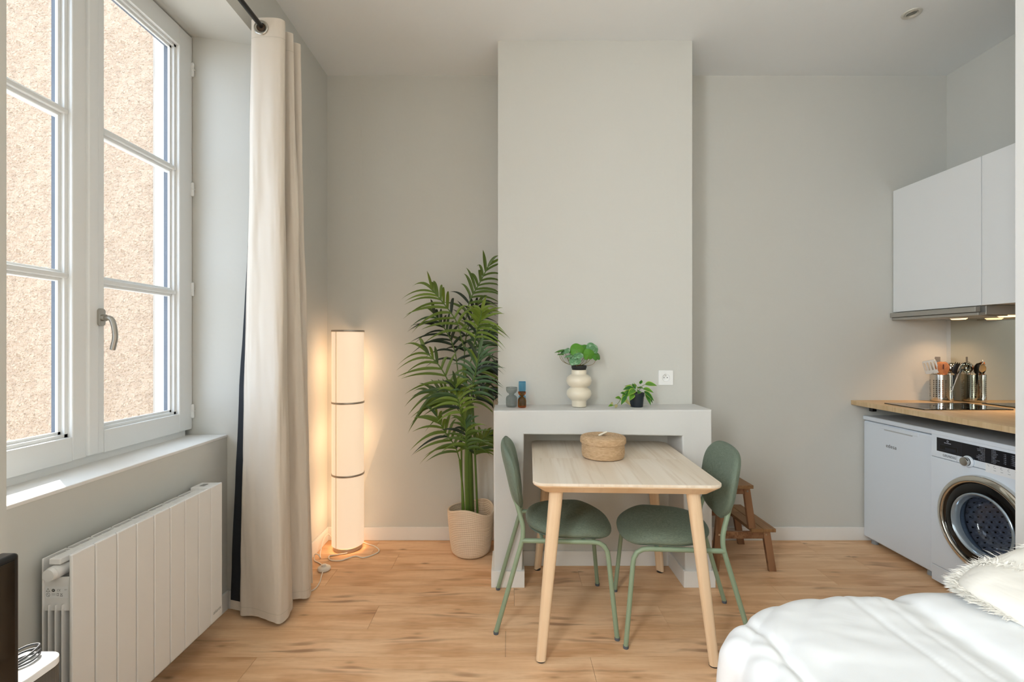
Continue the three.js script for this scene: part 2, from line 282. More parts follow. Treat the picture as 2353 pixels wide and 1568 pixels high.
// ------------------------------------------------------------------ radiator
{
  const t = thing('radiator', 'white panelled electric radiator mounted on the wall under the window', 'radiator', [-1.35, 0.1, 1.76]);
  const m = mat('#f1efeb', 0.34), d0 = 1.398, P = 0.0817, y0 = 0.1, y1 = 0.7;
  for (let k = 0; k < 9; k++) {
    const a = d0 + k * P, b = a + P - 0.003;
    put(t, 'front_panel', box(-1.31, -1.3, y0, y1, a, b, 0.004, 3), m);
    put(t, 'section_core', merge([box(-1.392, -1.388, y0 + 0.01, y1 - 0.012, a + 0.001, b - 0.001, 0.002), box(-1.37, -1.335, y1 - 0.03, y1 - 0.012, a, a + P, 0.003), box(-1.39, -1.31, y0 + 0.02, y1 - 0.02, (a + b) / 2 - 0.002, (a + b) / 2 + 0.002),
      box(-1.39, -1.308, y1 - 0.022, y1 - 0.014, b - 0.006, b)]), m);
    put(t, 'fin', merge([-1.372, -1.352, -1.332].map((x) => box(x, x + 0.0025, y0 + 0.015, y1 - 0.15, a - 0.001, b, 0.001))), m);
  }
  put(t, 'end_cap', box(-1.392, -1.302, y1 - 0.03, y1 - 0.001, d0 + 8 * P, d0 + 9 * P - 0.004, 0.003), m);
  put(t, 'display', box(-1.366, -1.346, y1 - 0.0012, y1 + 0.0005, d0 + 8 * P + 0.022, d0 + 8 * P + 0.05), mat('#8d8f8c', 0.3));
  put(t, 'header_pipe', merge([new THREE.CylinderGeometry(0.02, 0.02, 0.72, 28).rotateX(Math.PI / 2).translate(-1.352, 0.648, -(1.388 + 0.36)), new THREE.CylinderGeometry(0.017, 0.019, 0.012, 28).rotateX(Math.PI / 2).translate(-1.352, 0.648, -1.383)]), m);
  put(t, 'side_plate', box(-1.39, -1.315, 0.53, 0.63, 1.405, 1.409), m);
  const tag = canvas(512, 256, (c, w, h) => { c.fillStyle = '#f3f3f1'; c.fillRect(0, 0, w, h); c.strokeStyle = c.fillStyle = '#3c3c3c'; c.lineWidth = 7;
    c.beginPath(); c.moveTo(60, 40); c.lineTo(20, 115); c.lineTo(100, 115); c.closePath(); c.stroke(); c.beginPath(); c.arc(60, 185, 40, 0, 7); c.stroke(); c.beginPath(); c.moveTo(34, 155); c.lineTo(88, 215); c.stroke();
    c.beginPath(); c.ellipse(180, 85, 38, 34, 0, 0, 7); c.fill(); c.fillStyle = '#f3f3f1'; c.font = 'bold 30px sans-serif'; c.fillText('NF', 160, 95); c.fillStyle = '#3c3c3c'; c.font = '70px serif'; c.fillText('C\u20AC', 262, 108);
    c.font = '18px sans-serif'; for (let i = 0; i < 3; i++) c.fillRect(140, 155 + i * 18, 90, 3); c.strokeRect(262, 150, 34, 56); c.fillRect(330, 205, 62, 10); c.beginPath(); c.moveTo(336, 150); c.lineTo(386, 196); c.moveTo(386, 150); c.lineTo(336, 196); c.stroke(); c.fillRect(430, 60, 60, 4); c.fillRect(430, 76, 44, 4); });
  put(t, 'rating_sticker', new THREE.PlaneGeometry(0.068, 0.034).translate(-1.352, 0.585, -1.4045), new THREE.MeshPhysicalMaterial({ map: tag, roughness: 0.5, side: THREE.DoubleSide }));
}

const font = await new FontLoader().loadAsync('fonts/droid/droid_sans_regular.typeface.json');
const fontB = await new FontLoader().loadAsync('fonts/droid/droid_sans_bold.typeface.json');
function lettering(s, size, f = font, depth = 0.0006) { const g = new TextGeometry(s, { font: f, size, depth, curveSegments: 4, bevelEnabled: false }); g.computeBoundingBox(); return g; }
{ const r = scene.getObjectByName('radiator'); put(r, 'lettering', lettering('atlantic', 0.0125).rotateY(Math.PI / 2).translate(-1.2999, 0.135, -(2.065)), mat('#9a9894', 0.4)); }

// ------------------------------------------------------------------ curtain and rod
{
  const rodT = thing('curtain_rod', 'black metal curtain rod running above the window', 'curtain rod', [-1.13, 2.775, 1.9]);
  put(rodT, 'rod', tube([V(-1.13, 2.775, 0.95), V(-1.13, 2.775, 2.395)], 0.011, { radial: 20 }), mat('#141414', 0.35));
  put(rodT, 'finial', new THREE.SphereGeometry(0.02, 20, 14).translate(-1.13, 2.775, -2.40), mat('#141414', 0.35));
  put(rodT, 'bracket', merge([tube([V(-1.225, 2.76, 2.372), V(-1.13, 2.76, 2.372)], 0.006), box(-1.2295, -1.222, 2.735, 2.80, 2.365, 2.392, 0.002)]), mat('#141414', 0.35));
  const top = [[-1.19, 2.176], [-1.183, 2.158], [-1.165, 2.148], [-1.13, 2.143], [-1.07, 2.143], [-1.043, 2.152], [-1.034, 2.17], [-1.05, 2.188], [-1.10, 2.196], [-1.165, 2.202], [-1.182, 2.218], [-1.165, 2.234], [-1.10, 2.238], [-1.052, 2.242], [-1.036, 2.256], [-1.05, 2.272], [-1.10, 2.278], [-1.165, 2.284], [-1.18, 2.30], [-1.16, 2.314], [-1.10, 2.318], [-1.052, 2.322], [-1.036, 2.336], [-1.05, 2.35], [-1.10, 2.356], [-1.16, 2.362], [-1.175, 2.38], [-1.15, 2.395], [-1.08, 2.40]];
  const bot = [[-1.312, 2.292], [-1.30, 2.274], [-1.26, 2.256], [-1.19, 2.232], [-1.11, 2.198], [-1.075, 2.196], [-1.062, 2.225], [-1.058, 2.27], [-1.066, 2.31], [-1.095, 2.335], [-1.125, 2.352], [-1.125, 2.372], [-1.095, 2.385], [-1.062, 2.40], [-1.04, 2.425], [-1.034, 2.452], [-1.05, 2.478], [-1.085, 2.49], [-1.13, 2.497], [-1.14, 2.515], [-1.12, 2.53], [-1.09, 2.54], [-1.075, 2.56], [-1.09, 2.58], [-1.12, 2.585], [-1.15, 2.595], [-1.16, 2.615], [-1.145, 2.63], [-1.11, 2.64]];
  const cT = new THREE.CatmullRomCurve3(top.map(([x, d]) => V(x, 0, d))), cB = new THREE.CatmullRomCurve3(bot.map(([x, d]) => V(x, 0, d)));
  const YT = 2.815, Y0 = 0.022, n3 = noise2(77);
  const at = (u, v, off = 0) => { // v: 0 at the top, 1 at the hem
    const s = smooth(0, 1, v) * 0.35 + v * 0.65, a = cT.getPoint(u), b = cB.getPoint(u), p = a.clone().lerp(b, s), q = cT.getPoint(Math.min(1, u + 0.004)).lerp(cB.getPoint(Math.min(1, u + 0.004)), s).sub(cT.getPoint(Math.max(0, u - 0.004)).lerp(cB.getPoint(Math.max(0, u - 0.004)), s));
    const n = new THREE.Vector3(-q.z, 0, q.x).normalize(); // sideways normal
    const w = (fbm(n3, u * 26, v * 7, 3) - 0.5) * 0.016 * Math.min(1, v * 5);
    p.addScaledVector(n, w + off); p.y = lerp(YT, Y0, v) + (v > 0.97 ? -0.008 * Math.sin(u * 40) * (v - 0.97) / 0.03 : 0); return p; };
  const t = thing('curtain', 'cream eyelet curtain with dark blackout lining gathered beside the window', 'curtain', [-1.13, 0.02, 2.3]);
  const cloth = mat('#dcd2c4', 0.62, { sheen: 0.35, sheenRoughness: 0.5, sheenColor: new THREE.Color('#fff7ea') });
  put(t, 'fabric', grid(260, 90, (u, v) => at(u, v)), cloth);
  put(t, 'top_hem', grid(120, 2, (u, v) => at(u * 0.5, 0.0305 + v * 0.0012, 0.0012)), mat('#cfc7b8', 0.7));
  put(t, 'side_hem', grid(4, 80, (u, v) => at(0.030 + u * 0.004, 0.03 + v * 0.96, 0.0012)), mat('#d2cabb', 0.7));
  put(t, 'bottom_hem', grid(160, 2, (u, v) => at(0.03 + u * 0.55, 0.985 + v * 0.0012, 0.0012)), mat('#cfc7b8', 0.7));
  const lining = (u, v) => { const p = at(0, v), e = smooth(0.22, 1, v); p.x -= u * 0.062 * e; p.z -= u * 0.02 * e + 0.002; return p; };
  put(t, 'blackout_lining', merge([grid(6, 70, (u, v) => lining(u, v * 0.984)), grid(200, 60, (u, v) => at(u, v * 0.99, -0.004))]), mat('#1b2027', 0.85), t, 'dark blackout lining');
  put(t, 'lining_hem', grid(6, 3, (u, v) => { const p = lining(u, 0.984 + v * 0.016); return p; }), cloth);
  for (const [x, d] of [[-1.13, 2.1405], [-1.13, 2.199], [-1.13, 2.2365], [-1.13, 2.281], [-1.13, 2.316]]) {
    put(t, 'eyelet', new THREE.TorusGeometry(0.0255, 0.0075, 12, 36).scale(1, 1, 0.5).translate(x, 2.768, -d + 0.001), mat('#c3c0b9', 0.25, { metalness: 1 }));
    put(t, 'eyelet_hole', new THREE.CylinderGeometry(0.0195, 0.0195, 0.004, 28).rotateX(Math.PI / 2).translate(x, 2.768, -d), mat('#4a3826', 0.8));
  }
}

// ------------------------------------------------------------------ floor lamp
{
  const X = -1.048, D = 3.055, R = 0.1;
  const t = thing('floor_lamp', 'tall glowing three-tier paper column lamp in the corner behind the curtain', 'floor lamp', [X, 0, D]);
  const paper = mat('#f6e6cf', 0.8, { emissive: new THREE.Color().setRGB(1.0, 0.75, 0.53), emissiveIntensity: 0.5 });
  const ring = mat('#b5aca0', 0.4, { metalness: 0.6 });
  loc(t, 'base', lathe([[0, 0], [0.088, 0], [0.09, 0.004], [0.09, 0.024], [0.086, 0.028], [0, 0.028]]), ring);
  const ys = [0.03, 0.486, 0.948, 1.408];
  for (let k = 0; k < 3; k++) {
    const sh = loc(t, 'lamp_shade', lathe([[R, ys[k] + 0.003], [R, ys[k + 1] - 0.003]], 64), paper);
    loc(sh, 'seam', grid(4, 1, (u, v) => { const a = -0.455 + (u - 0.5) * 0.12; return new THREE.Vector3(Math.sin(a) * (R + 0.0008), lerp(ys[k] + 0.004, ys[k + 1] - 0.004, v), Math.cos(a) * (R + 0.0008)); }), mat('#e6d6bd', 0.8, { emissive: new THREE.Color().setRGB(1.0, 0.74, 0.5), emissiveIntensity: 0.28 }));
    const bulb = new THREE.PointLight(new THREE.Color().setRGB(1.0, 0.62, 0.36), 0.13, 0, 2); bulb.position.set(0, (ys[k] + ys[k + 1]) / 2, 0); bulb.castShadow = true; bulb.shadow.radius = 4; t.add(bulb);
  }
  for (const y of [ys[1], ys[2], ys[3]]) loc(t, 'ring', lathe([[R - 0.002, y - 0.006], [R + 0.003, y - 0.006], [R + 0.003, y + 0.006], [R - 0.002, y + 0.006], [R - 0.002, y - 0.006]], 64), ring);
  loc(t, 'top_disc', lathe([[0, 1.405], [R, 1.405], [R, 1.409], [0, 1.409]], 48), mat('#efe3cf', 0.8));
  const cordM = mat('#efe9dd', 0.5), q = (x, y, d) => V(x - X, y, d - D);
  const cord = loc(t, 'cord', tube([q(-1.02, 0.006, 2.965), q(-1.08, 0.004, 2.945), q(-1.12, 0.004, 2.93), q(-1.095, 0.004, 2.875), q(-1.03, 0.004, 2.865), q(-0.96, 0.004, 2.925), q(-0.9, 0.004, 2.905), q(-0.83, 0.004, 2.99), q(-0.87, 0.004, 3.06), q(-0.93, 0.004, 3.10), q(-1.05, 0.004, 3.158), q(-1.16, 0.01, 3.14), q(-1.195, 0.07, 3.10), q(-1.2, 0.06, 3.04), q(-1.19, 0.004, 2.96), q(-1.165, 0.004, 2.9), q(-1.175, 0.03, 2.89), q(-1.20, 0.025, 2.9), q(-1.19, 0.006, 2.87), q(-1.14, 0.004, 2.83), q(-1.09, 0.01, 2.77)], 0.0035, { smoothPath: true, radial: 8, seg: 260 }), cordM);
  loc(cord, 'foot_switch', lathe([[0, 0], [0.034, 0], [0.038, 0.006], [0.036, 0.016], [0.028, 0.022], [0.014, 0.024], [0.0135, 0.032], [0, 0.033]]).translate(-1.085 - X, 0, -(2.755 - D)), cordM);
  loc(cord, 'cord_end', tube([q(-1.08, 0.01, 2.73), q(-1.07, 0.004, 2.68), q(-1.05, 0.004, 2.6), q(-1.05, 0.004, 2.53), q(-1.10, 0.004, 2.47)], 0.0035, { smoothPath: true, radial: 8 }), cordM);
}

// ------------------------------------------------------------------ palm in a rope basket
const coil = (pts, n, amp) => { // rope coils: a profile with n ripples
  const c = new THREE.CatmullRomCurve3(pts.map(([r, y]) => new THREE.Vector3(r, y, 0))), out = [], steps = n * 6;
  for (let i = 0; i <= steps; i++) { const p = c.getPointAt(i / steps), tg = c.getTangentAt(i / steps), w = amp * Math.abs(Math.sin(i / 6 * Math.PI)); out.push([p.x + tg.y * w, p.y - tg.x * w]); } return out; };
{
  const B = [-0.243, 0, 2.985];
  const b = thing('rope_basket', 'cream coiled rope basket holding the palm by the chimney', 'basket', B);
  const rope = mat('#e3cdb2', 0.85, { bumpMap: grey(256, 64, (u, v) => 0.5 + 0.5 * Math.sin((u * 60 + v * 2) * Math.PI * 2)), bumpScale: 0.0008 });
  const squash = (g) => { const p = g.attributes.position; for (let i = 0; i < p.count; i++) { const x = p.getX(i), y = p.getY(i), z = p.getZ(i), a = Math.atan2(z, x), k = clamp(y / 0.285); p.setXYZ(i, x * (1 + 0.05 * k * Math.cos(2 * a)), y + 0.016 * k * k * Math.cos(2 * a + 2.2) - 0.01 * k * Math.sin(3 * a), z * (1 - 0.06 * k)); } g.computeVertexNormals(); return g; };
  loc(b, 'coil_wall', squash(lathe(coil([[0.095, 0.004], [0.115, 0.02], [0.127, 0.08], [0.133, 0.16], [0.137, 0.23], [0.139, 0.285]], 27, 0.0032), 72)), rope);
  loc(b, 'coil_lining', squash(lathe(coil([[0.131, 0.285], [0.129, 0.23], [0.125, 0.16]], 12, -0.0026), 72)), rope);
  loc(b, 'rim', squash(new THREE.TorusGeometry(0.135, 0.0055, 8, 80).rotateX(Math.PI / 2).translate(0, 0.285, 0)), rope);
  loc(b, 'bottom', lathe([[0, 0.002], [0.1, 0.002], [0.1, 0.006], [0, 0.006]]), rope);
  const P = thing('potted_palm', 'tall green feathery palm standing in the cream rope basket', 'plant', [B[0], 0.01, B[2]]);
  put(P, 'pot', lathe([[0, 0.012], [0.085, 0.012], [0.105, 0.2], [0.11, 0.205], [0.1, 0.21], [0.09, 0.19], [0, 0.19]]).translate(B[0], 0, -B[2]), black);
  put(P, 'soil', lathe([[0, 0.2], [0.06, 0.199], [0.1, 0.192]]).translate(B[0], 0, -B[2]), rubber);
  const caneM = [mat('#5d7a2a', 0.5), mat('#4e6a26', 0.5)], greens = ['#5c701d', '#4d631d', '#374f25', '#212f1a', '#6c802a', '#435f36'].map((c) => mat(c, 0.42));
  const canes = [[[-0.281, 0.2, 2.95], [-0.29, 0.4, 2.94], [-0.308, 0.605, 2.92]], [[-0.258, 0.2, 2.93], [-0.257, 0.652, 2.86], [-0.235, 0.962, 2.82]], [[-0.241, 0.2, 2.96], [-0.254, 0.748, 2.98], [-0.286, 1.19, 2.97]], [[-0.197, 0.2, 2.96], [-0.213, 0.598, 2.95], [-0.231, 0.942, 2.97]], [[-0.295, 0.2, 2.98], [-0.302, 0.667, 2.97], [-0.296, 1.026, 2.96]], [[-0.23, 0.2, 2.99], [-0.25, 0.744, 3.0], [-0.267, 1.049, 3.0]]];
  canes.forEach((c, i) => put(P, 'cane', tube(c.map((p) => V(...p)), [0.006, 0.0145, 0.012, 0.007, 0.006, 0.011][i], { smoothPath: true, radial: 10 }), caneM[i % 2]));
  const fronds = [
    [[-0.284, 1.300, 2.95], [-0.331, 1.468, 2.93], [-0.408, 1.580, 2.90], [-0.472, 1.658, 2.88]], [[-0.287, 1.410, 2.98], [-0.248, 1.603, 2.98], [-0.193, 1.699, 2.97], [-0.132, 1.815, 2.96]],
    [[-0.213, 1.301, 2.80], [-0.189, 1.402, 2.76], [-0.169, 1.464, 2.73], [-0.158, 1.516, 2.71]], [[-0.295, 0.898, 2.90], [-0.337, 1.019, 2.87], [-0.415, 1.183, 2.84], [-0.509, 1.288, 2.82]],
    [[-0.317, 1.077, 3.00], [-0.353, 1.299, 3.00], [-0.403, 1.408, 3.00], [-0.473, 1.513, 2.99]], [[-0.272, 0.857, 2.82], [-0.292, 0.956, 2.77], [-0.308, 1.035, 2.75], [-0.312, 1.086, 2.74]],
    [[-0.233, 0.964, 2.80], [-0.215, 1.072, 2.76], [-0.193, 1.175, 2.74], [-0.177, 1.264, 2.73]], [[-0.267, 1.022, 3.00], [-0.224, 1.109, 3.02], [-0.174, 1.159, 3.03], [-0.118, 1.181, 3.03]],
    [[-0.254, 0.913, 2.98], [-0.216, 0.981, 2.99], [-0.172, 1.016, 3.00], [-0.122, 1.027, 3.00]], [[-0.308, 0.605, 2.92], [-0.333, 0.691, 2.90], [-0.395, 0.789, 2.88], [-0.440, 0.885, 2.86]],
    [[-0.257, 0.639, 2.86], [-0.257, 0.725, 2.83], [-0.260, 0.807, 2.81], [-0.264, 0.874, 2.80]], [[-0.213, 0.598, 2.95], [-0.206, 0.653, 2.96], [-0.176, 0.714, 2.97], [-0.127, 0.750, 2.97]],
    [[-0.291, 1.159, 3.02], [-0.281, 1.355, 3.04], [-0.249, 1.483, 3.05], [-0.203, 1.581, 3.05]], [[-0.251, 1.191, 2.95], [-0.208, 1.300, 2.96], [-0.160, 1.369, 2.97], [-0.110, 1.399, 2.97]],
    [[-0.290, 0.863, 2.95], [-0.354, 0.960, 2.94], [-0.421, 1.007, 2.93], [-0.492, 1.024, 2.92]]];
  const tone = [0, 1, 4, 0, 3, 4, 5, 3, 3, 0, 1, 0, 3, 2, 1], r = rng(31);
  const keep = (p) => { // leaves bend away from the chimney side, the mantel and the wall
    const lim = p.y < 0.98 ? (-p.z > 2.54 ? -0.099 : 9) : (-p.z > 2.795 ? -0.0695 : 9); if (p.x > lim) { const o = p.x - lim; p.x = lim - 0.0005; p.z += o * 0.1; }
    if (-p.z > 3.165) p.z = -3.165; return p; };
  fronds.forEach((f, k) => {
    const c = new THREE.CatmullRomCurve3(f.map((p) => V(...p))), len = c.getLength();
    const stem = put(P, 'frond', tube(f.map((p) => keep(V(...p))), 0.0038, { smoothPath: true, radial: 6, seg: 24 }), caneM[1]);
    const n = 20, small = len < 0.3 ? 0.85 : 1;
    for (let i = 0; i < n; i++) {
      const side = i % 2 ? 1 : -1, tt = i >= n - 1 ? 1 : 0.2 + 0.8 * Math.floor(i / 2) / (n / 2 - 1), p0 = c.getPoint(tt), tg = c.getTangent(tt);
      const out = new THREE.Vector3(0.1 * (r() - 0.5), 0.25, 0.9).cross(tg).normalize(); // across the frond
      const ang = i >= n - 1 ? 0 : lerp(1.15, 0.45, tt) + (r() - 0.5) * 0.25;
      const dir = tg.clone().multiplyScalar(Math.cos(ang)).addScaledVector(out, side * Math.sin(ang)); dir.z += (r() - 0.35) * 0.5; dir.normalize();
      const L = small * ([0, 3, 4, 14].includes(k) && side > 0 ? 1.15 : 1) * (0.255 - 0.07 * Math.abs(tt - 0.5) * 2 - 0.03 * r()), w = 0.0082 + 0.003 * r(), droop = 0.4 + 0.6 * r();
      const wide = new THREE.Vector3().crossVectors(dir, new THREE.Vector3(0.2 * side, 0.5, 0.85)).normalize(), nor = new THREE.Vector3().crossVectors(wide, dir).normalize();
      const g = grid(2, 9, (u, v) => { const q = p0.clone().addScaledVector(dir, L * v); q.y -= droop * L * v * v * 0.75; const s = (u - 0.5) * 2, ww = w * Math.sin(Math.PI * Math.min(1, 0.12 + 0.88 * v) ** 0.75) ; q.addScaledVector(wide, s * ww); q.addScaledVector(nor, Math.abs(s) * ww * 0.35); return keep(q); });
      put(P, 'leaflet', g, greens[(r() < 0.75 ? tone[k] : Math.floor(r() * 6))], stem);
    }
  });
}

// ------------------------------------------------------------------ dining table (slightly turned, far end inside the fireplace opening)
{
  const t = thing('dining_table', 'pale ash dining table with rounded corners and light wooden legs', 'table', [0.5055, 0, 2.352], -0.042);
  const w = 0.39, l = 0.432, h = 0.752;
  const top = extrude(roundedRect(-w, w, -l, l, 0.05), 0.012 - 0.004, 0.002, 2, 10).rotateX(-Math.PI / 2).translate(0, h - 0.010, 0);
  loc(t, 'tabletop', metreUV(top, 1.2), ashMat);
  const ring = (hw, hl, r, y) => roundedRect(-hw, hw, -hl, hl, r).getPoints(8).map((p) => new THREE.Vector3(p.x, y, p.y));
  const A = ring(w - 0.002, l - 0.002, 0.048, h - 0.012), A2 = ring(w - 0.003, l - 0.003, 0.048, h - 0.016), B = ring(w - 0.045, l - 0.045, 0.03, h - 0.05), C = ring(0.02, 0.02, 0.01, h - 0.05);
  const rows = [A, A2, B, C], nn = A.length - 1;
  loc(t, 'bevelled_edge', metreUV(toCreasedNormals(grid(nn, 3, (u, v) => rows[Math.round(v * 3)][Math.round(u * nn)].clone()).toNonIndexed(), 0.5), 1.2), birchMat);
  for (const [sx, sz] of [[-1, 1], [1, 1], [-1, -1], [1, -1]]) {
    const leg = grid(28, 12, (u, v) => { const a = u * Math.PI * 2, y = lerp(0.006, h - 0.05, v), k = lerp(0.021, 0.030, v), e = superE(k, k, 2.6)(a);
      // the inner corner is planed flat
      let [x, z] = e; const q = (x * -sx + z * -sz) / Math.SQRT2, lim = k * 0.55; if (q > lim) { x -= -sx * (q - lim) / Math.SQRT2; z -= -sz * (q - lim) / Math.SQRT2; }
      return new THREE.Vector3(sx * lerp(0.356, 0.288, v) + x, y, sz * lerp(0.398, 0.338, v) + z); }, true);
    const m = loc(t, 'leg', leg, birchMat);
    loc(m, 'foot_pad', new THREE.CylinderGeometry(0.019, 0.019, 0.007, 24).translate(sx * 0.356, 0.0035, sz * 0.398), rubber);
    loc(m, 'foot_cap', new THREE.CircleGeometry(0.02, 24).rotateX(Math.PI / 2).translate(sx * 0.356, 0.0065, sz * 0.398), birchMat);
  }
}

// ------------------------------------------------------------------ two green chairs
const fabricTex = texture(256, 256, (u, v) => { const k = 0.5 * N1(u * 64, v * 64) + 0.5 * N2(u * 64 * 2, v * 64 * 2); return mixc(rgb('#586456'), rgb('#84917f'), k); });
fabricTex.repeat.set(3, 3);
const greenCloth = mat('#ffffff', 0.78, { map: fabricTex, sheen: 0.6, sheenRoughness: 0.55, sheenColor: new THREE.Color('#a3b5a6') });
const greenTube = mat('#8ea186', 0.42);
function makeChair(label, pos, turn) { // faces its own +x, the width along z
  const t = thing('dining_chair', label, 'chair', pos, turn, 'green dining chairs');
  const q = (x, y, z) => new THREE.Vector3(x, y, z);
  loc(t, 'seat', cushion((th) => { const c = Math.cos(th), [a, b] = superE(0.208, 1, 2.5)(th); return [a, b * lerp(0.195, 0.232, (c + 1) / 2)]; }, 0.045, 0.026, (a, b, k) => q(0.078 + a, 0.462 + k - 0.028 * smooth(0.05, 0.2, a) - 0.006 * Math.cos(a * 9), b), { e: 0.4, nu: 72, nv: 28 }), greenCloth);
  loc(t, 'seat_board', cushion((th) => { const c = Math.cos(th), [a, b] = superE(0.195, 1, 2.5)(th); return [a, b * lerp(0.18, 0.215, (c + 1) / 2)]; }, 0.006, 0.006, (a, b, k) => q(0.075 + a, 0.438 + k - 0.02 * smooth(0.05, 0.2, a), b), { e: 0.2, nu: 48, nv: 6 }), greenCloth);
  const backMap = (a, b, k) => { // a: across, b: up
    const y = 0.691 + b, lean = -0.245 * (y - 0.54); return q(-0.165 + lean + k + 0.62 * a * a * (0.4 + 0.6 * smooth(0.55, 0.8, y)), y, a * (b < 0 ? 1 - 0.6 * b * b / 0.028 * 0.4 : 1)); };
  const br = loc(t, 'backrest', cushion((th) => { const [a, b] = superE(0.222, 0.156, 3.3)(th); return [a, b]; }, 0.03, 0.026, backMap, { e: 0.38, nu: 80, nv: 24 }), greenCloth);
  const seam = []; for (let i = 0; i < 72; i++) { const [a, b] = superE(0.2235, 0.1575, 3.3)(i / 72 * Math.PI * 2); seam.push(backMap(a, b, 0)); }
  loc(br, 'piping', tube(seam, 0.0022, { smoothPath: true, closed: true, radial: 6, seg: 160 }), greenCloth);
  for (const s of [-1, 1]) {
    loc(t, 'rear_leg', tube([q(-0.272, 0.008, s * 0.193), q(-0.140, 0.465, s * 0.183), q(-0.176, 0.585, s * 0.165), q(-0.20, 0.66, s * 0.15)], 0.0108, { bendR: 0.07 }), greenTube);
    loc(t, 'front_leg', tube([q(-0.153, 0.424, s * 0.186), q(0.232, 0.424, s * 0.205), q(0.272, 0.008, s * 0.237)], 0.0108, { bendR: 0.06 }), greenTube);
    for (const [x, z] of [[-0.272, 0.193], [0.272, 0.237]]) loc(t, 'foot_cap', new THREE.CylinderGeometry(0.0122, 0.0115, 0.012, 18).translate(x, 0.006, s * z), mat('#5b626b', 0.6));
  }
  loc(t, 'cross_rail', merge([tube([q(0.13, 0.424, -0.2), q(0.13, 0.424, 0.2)], 0.009), tube([q(-0.06, 0.424, -0.19), q(-0.06, 0.424, 0.19)], 0.009)]), greenTube);
  return t;
}
makeChair('green upholstered dining chair on the left of the table, facing right', [0.212, 0, 2.343], 0);
makeChair('green upholstered dining chair right of the table, in front of the step stool', [0.808, 0, 2.25], Math.PI - 0.125);

// ------------------------------------------------------------------ jute box on the table
{
  const t = thing('jute_basket', 'round woven jute box with lid on the dining table', 'basket', [0.476, 0.754, 2.385]);
  const jute = mat('#ffffff', 0.9, { map: texture(256, 256, (u, v) => mixc(rgb('#b8956f'), rgb('#e0c19c'), 0.6 * N1(u * 64, v * 32) + 0.4 * N2(u * 64, v * 64))), bumpMap: grey(512, 64, (u, v) => 0.5 + 0.5 * Math.sin((u * 90 + v * 3) * Math.PI * 2)), bumpScale: 0.0012 });
  loc(t, 'body', lathe([[0, 0.001], [0.1, 0.001], ...coil([[0.101, 0.003], [0.105, 0.02], [0.1055, 0.05], [0.105, 0.08]], 14, 0.0022)], 72), jute);
  const lid = loc(t, 'lid', lathe([...coil([[0.106, 0.072], [0.1115, 0.074], [0.1125, 0.095], [0.110, 0.102]], 6, 0.002), ...coil([[0.110, 0.102], [0.104, 0.1055], [0.05, 0.1065], [0.0, 0.1065]], 18, 0.0014)], 72), jute);
  loc(lid, 'toggle', tube([new THREE.Vector3(-0.022, 0.108, 0.004), new THREE.Vector3(-0.01, 0.113, 0.002), new THREE.Vector3(0.012, 0.122, -0.004), new THREE.Vector3(0.02, 0.124, -0.006)], 0.0052, { smoothPath: true, radial: 10 }), mat('#efe6d2', 0.4));
}

// ------------------------------------------------------------------ on the mantel
const MT = 0.9645;
function glassVase(name, label, [x, d], prof, color, dist) {
  const t = thing(name, label, 'vase', [x, MT, d], 0, 'small coloured glass vases');
    loc(t, 'glass', lathe([[0.0005, 0.001], ...prof, [prof.at(-1)[0] - 0.002, prof.at(-1)[1]], [prof.at(-1)[0] - 0.002, prof.at(-1)[1] - 0.004]], 40), mat(color, 0.03, { transmission: 1, thickness: 0, ior: 1.48 }));
}
glassVase('grey_glass_vase', 'smoke grey hourglass glass vase at the left end of the mantel', [0.014, 2.70], [[0.026, 0], [0.0315, 0.003], [0.033, 0.012], [0.033, 0.048], [0.031, 0.056], [0.026, 0.063], [0.0165, 0.068], [0.0145, 0.072], [0.0165, 0.076], [0.026, 0.082], [0.031, 0.091], [0.0325, 0.1], [0.0325, 0.113]], '#d2d6d5', 0);
glassVase('amber_glass_vase', 'small amber brown glass vase in front of the blue one on the mantel', [0.073, 2.672], [[0.02, 0], [0.0235, 0.003], [0.0245, 0.012], [0.0245, 0.04], [0.022, 0.05], [0.016, 0.058], [0.009, 0.062], [0.009, 0.065], [0.016, 0.07], [0.021, 0.077], [0.0228, 0.086], [0.0228, 0.09]], '#e6a25a', 0);
glassVase('blue_glass_vase', 'tall blue glass vase standing behind the small amber one on the mantel', [0.076, 2.745], [[0.018, 0], [0.0215, 0.003], [0.0225, 0.012], [0.0225, 0.045], [0.02, 0.056], [0.011, 0.066], [0.0105, 0.07], [0.017, 0.078], [0.0205, 0.088], [0.0212, 0.1], [0.0212, 0.142]], '#a5d6ea', 0);
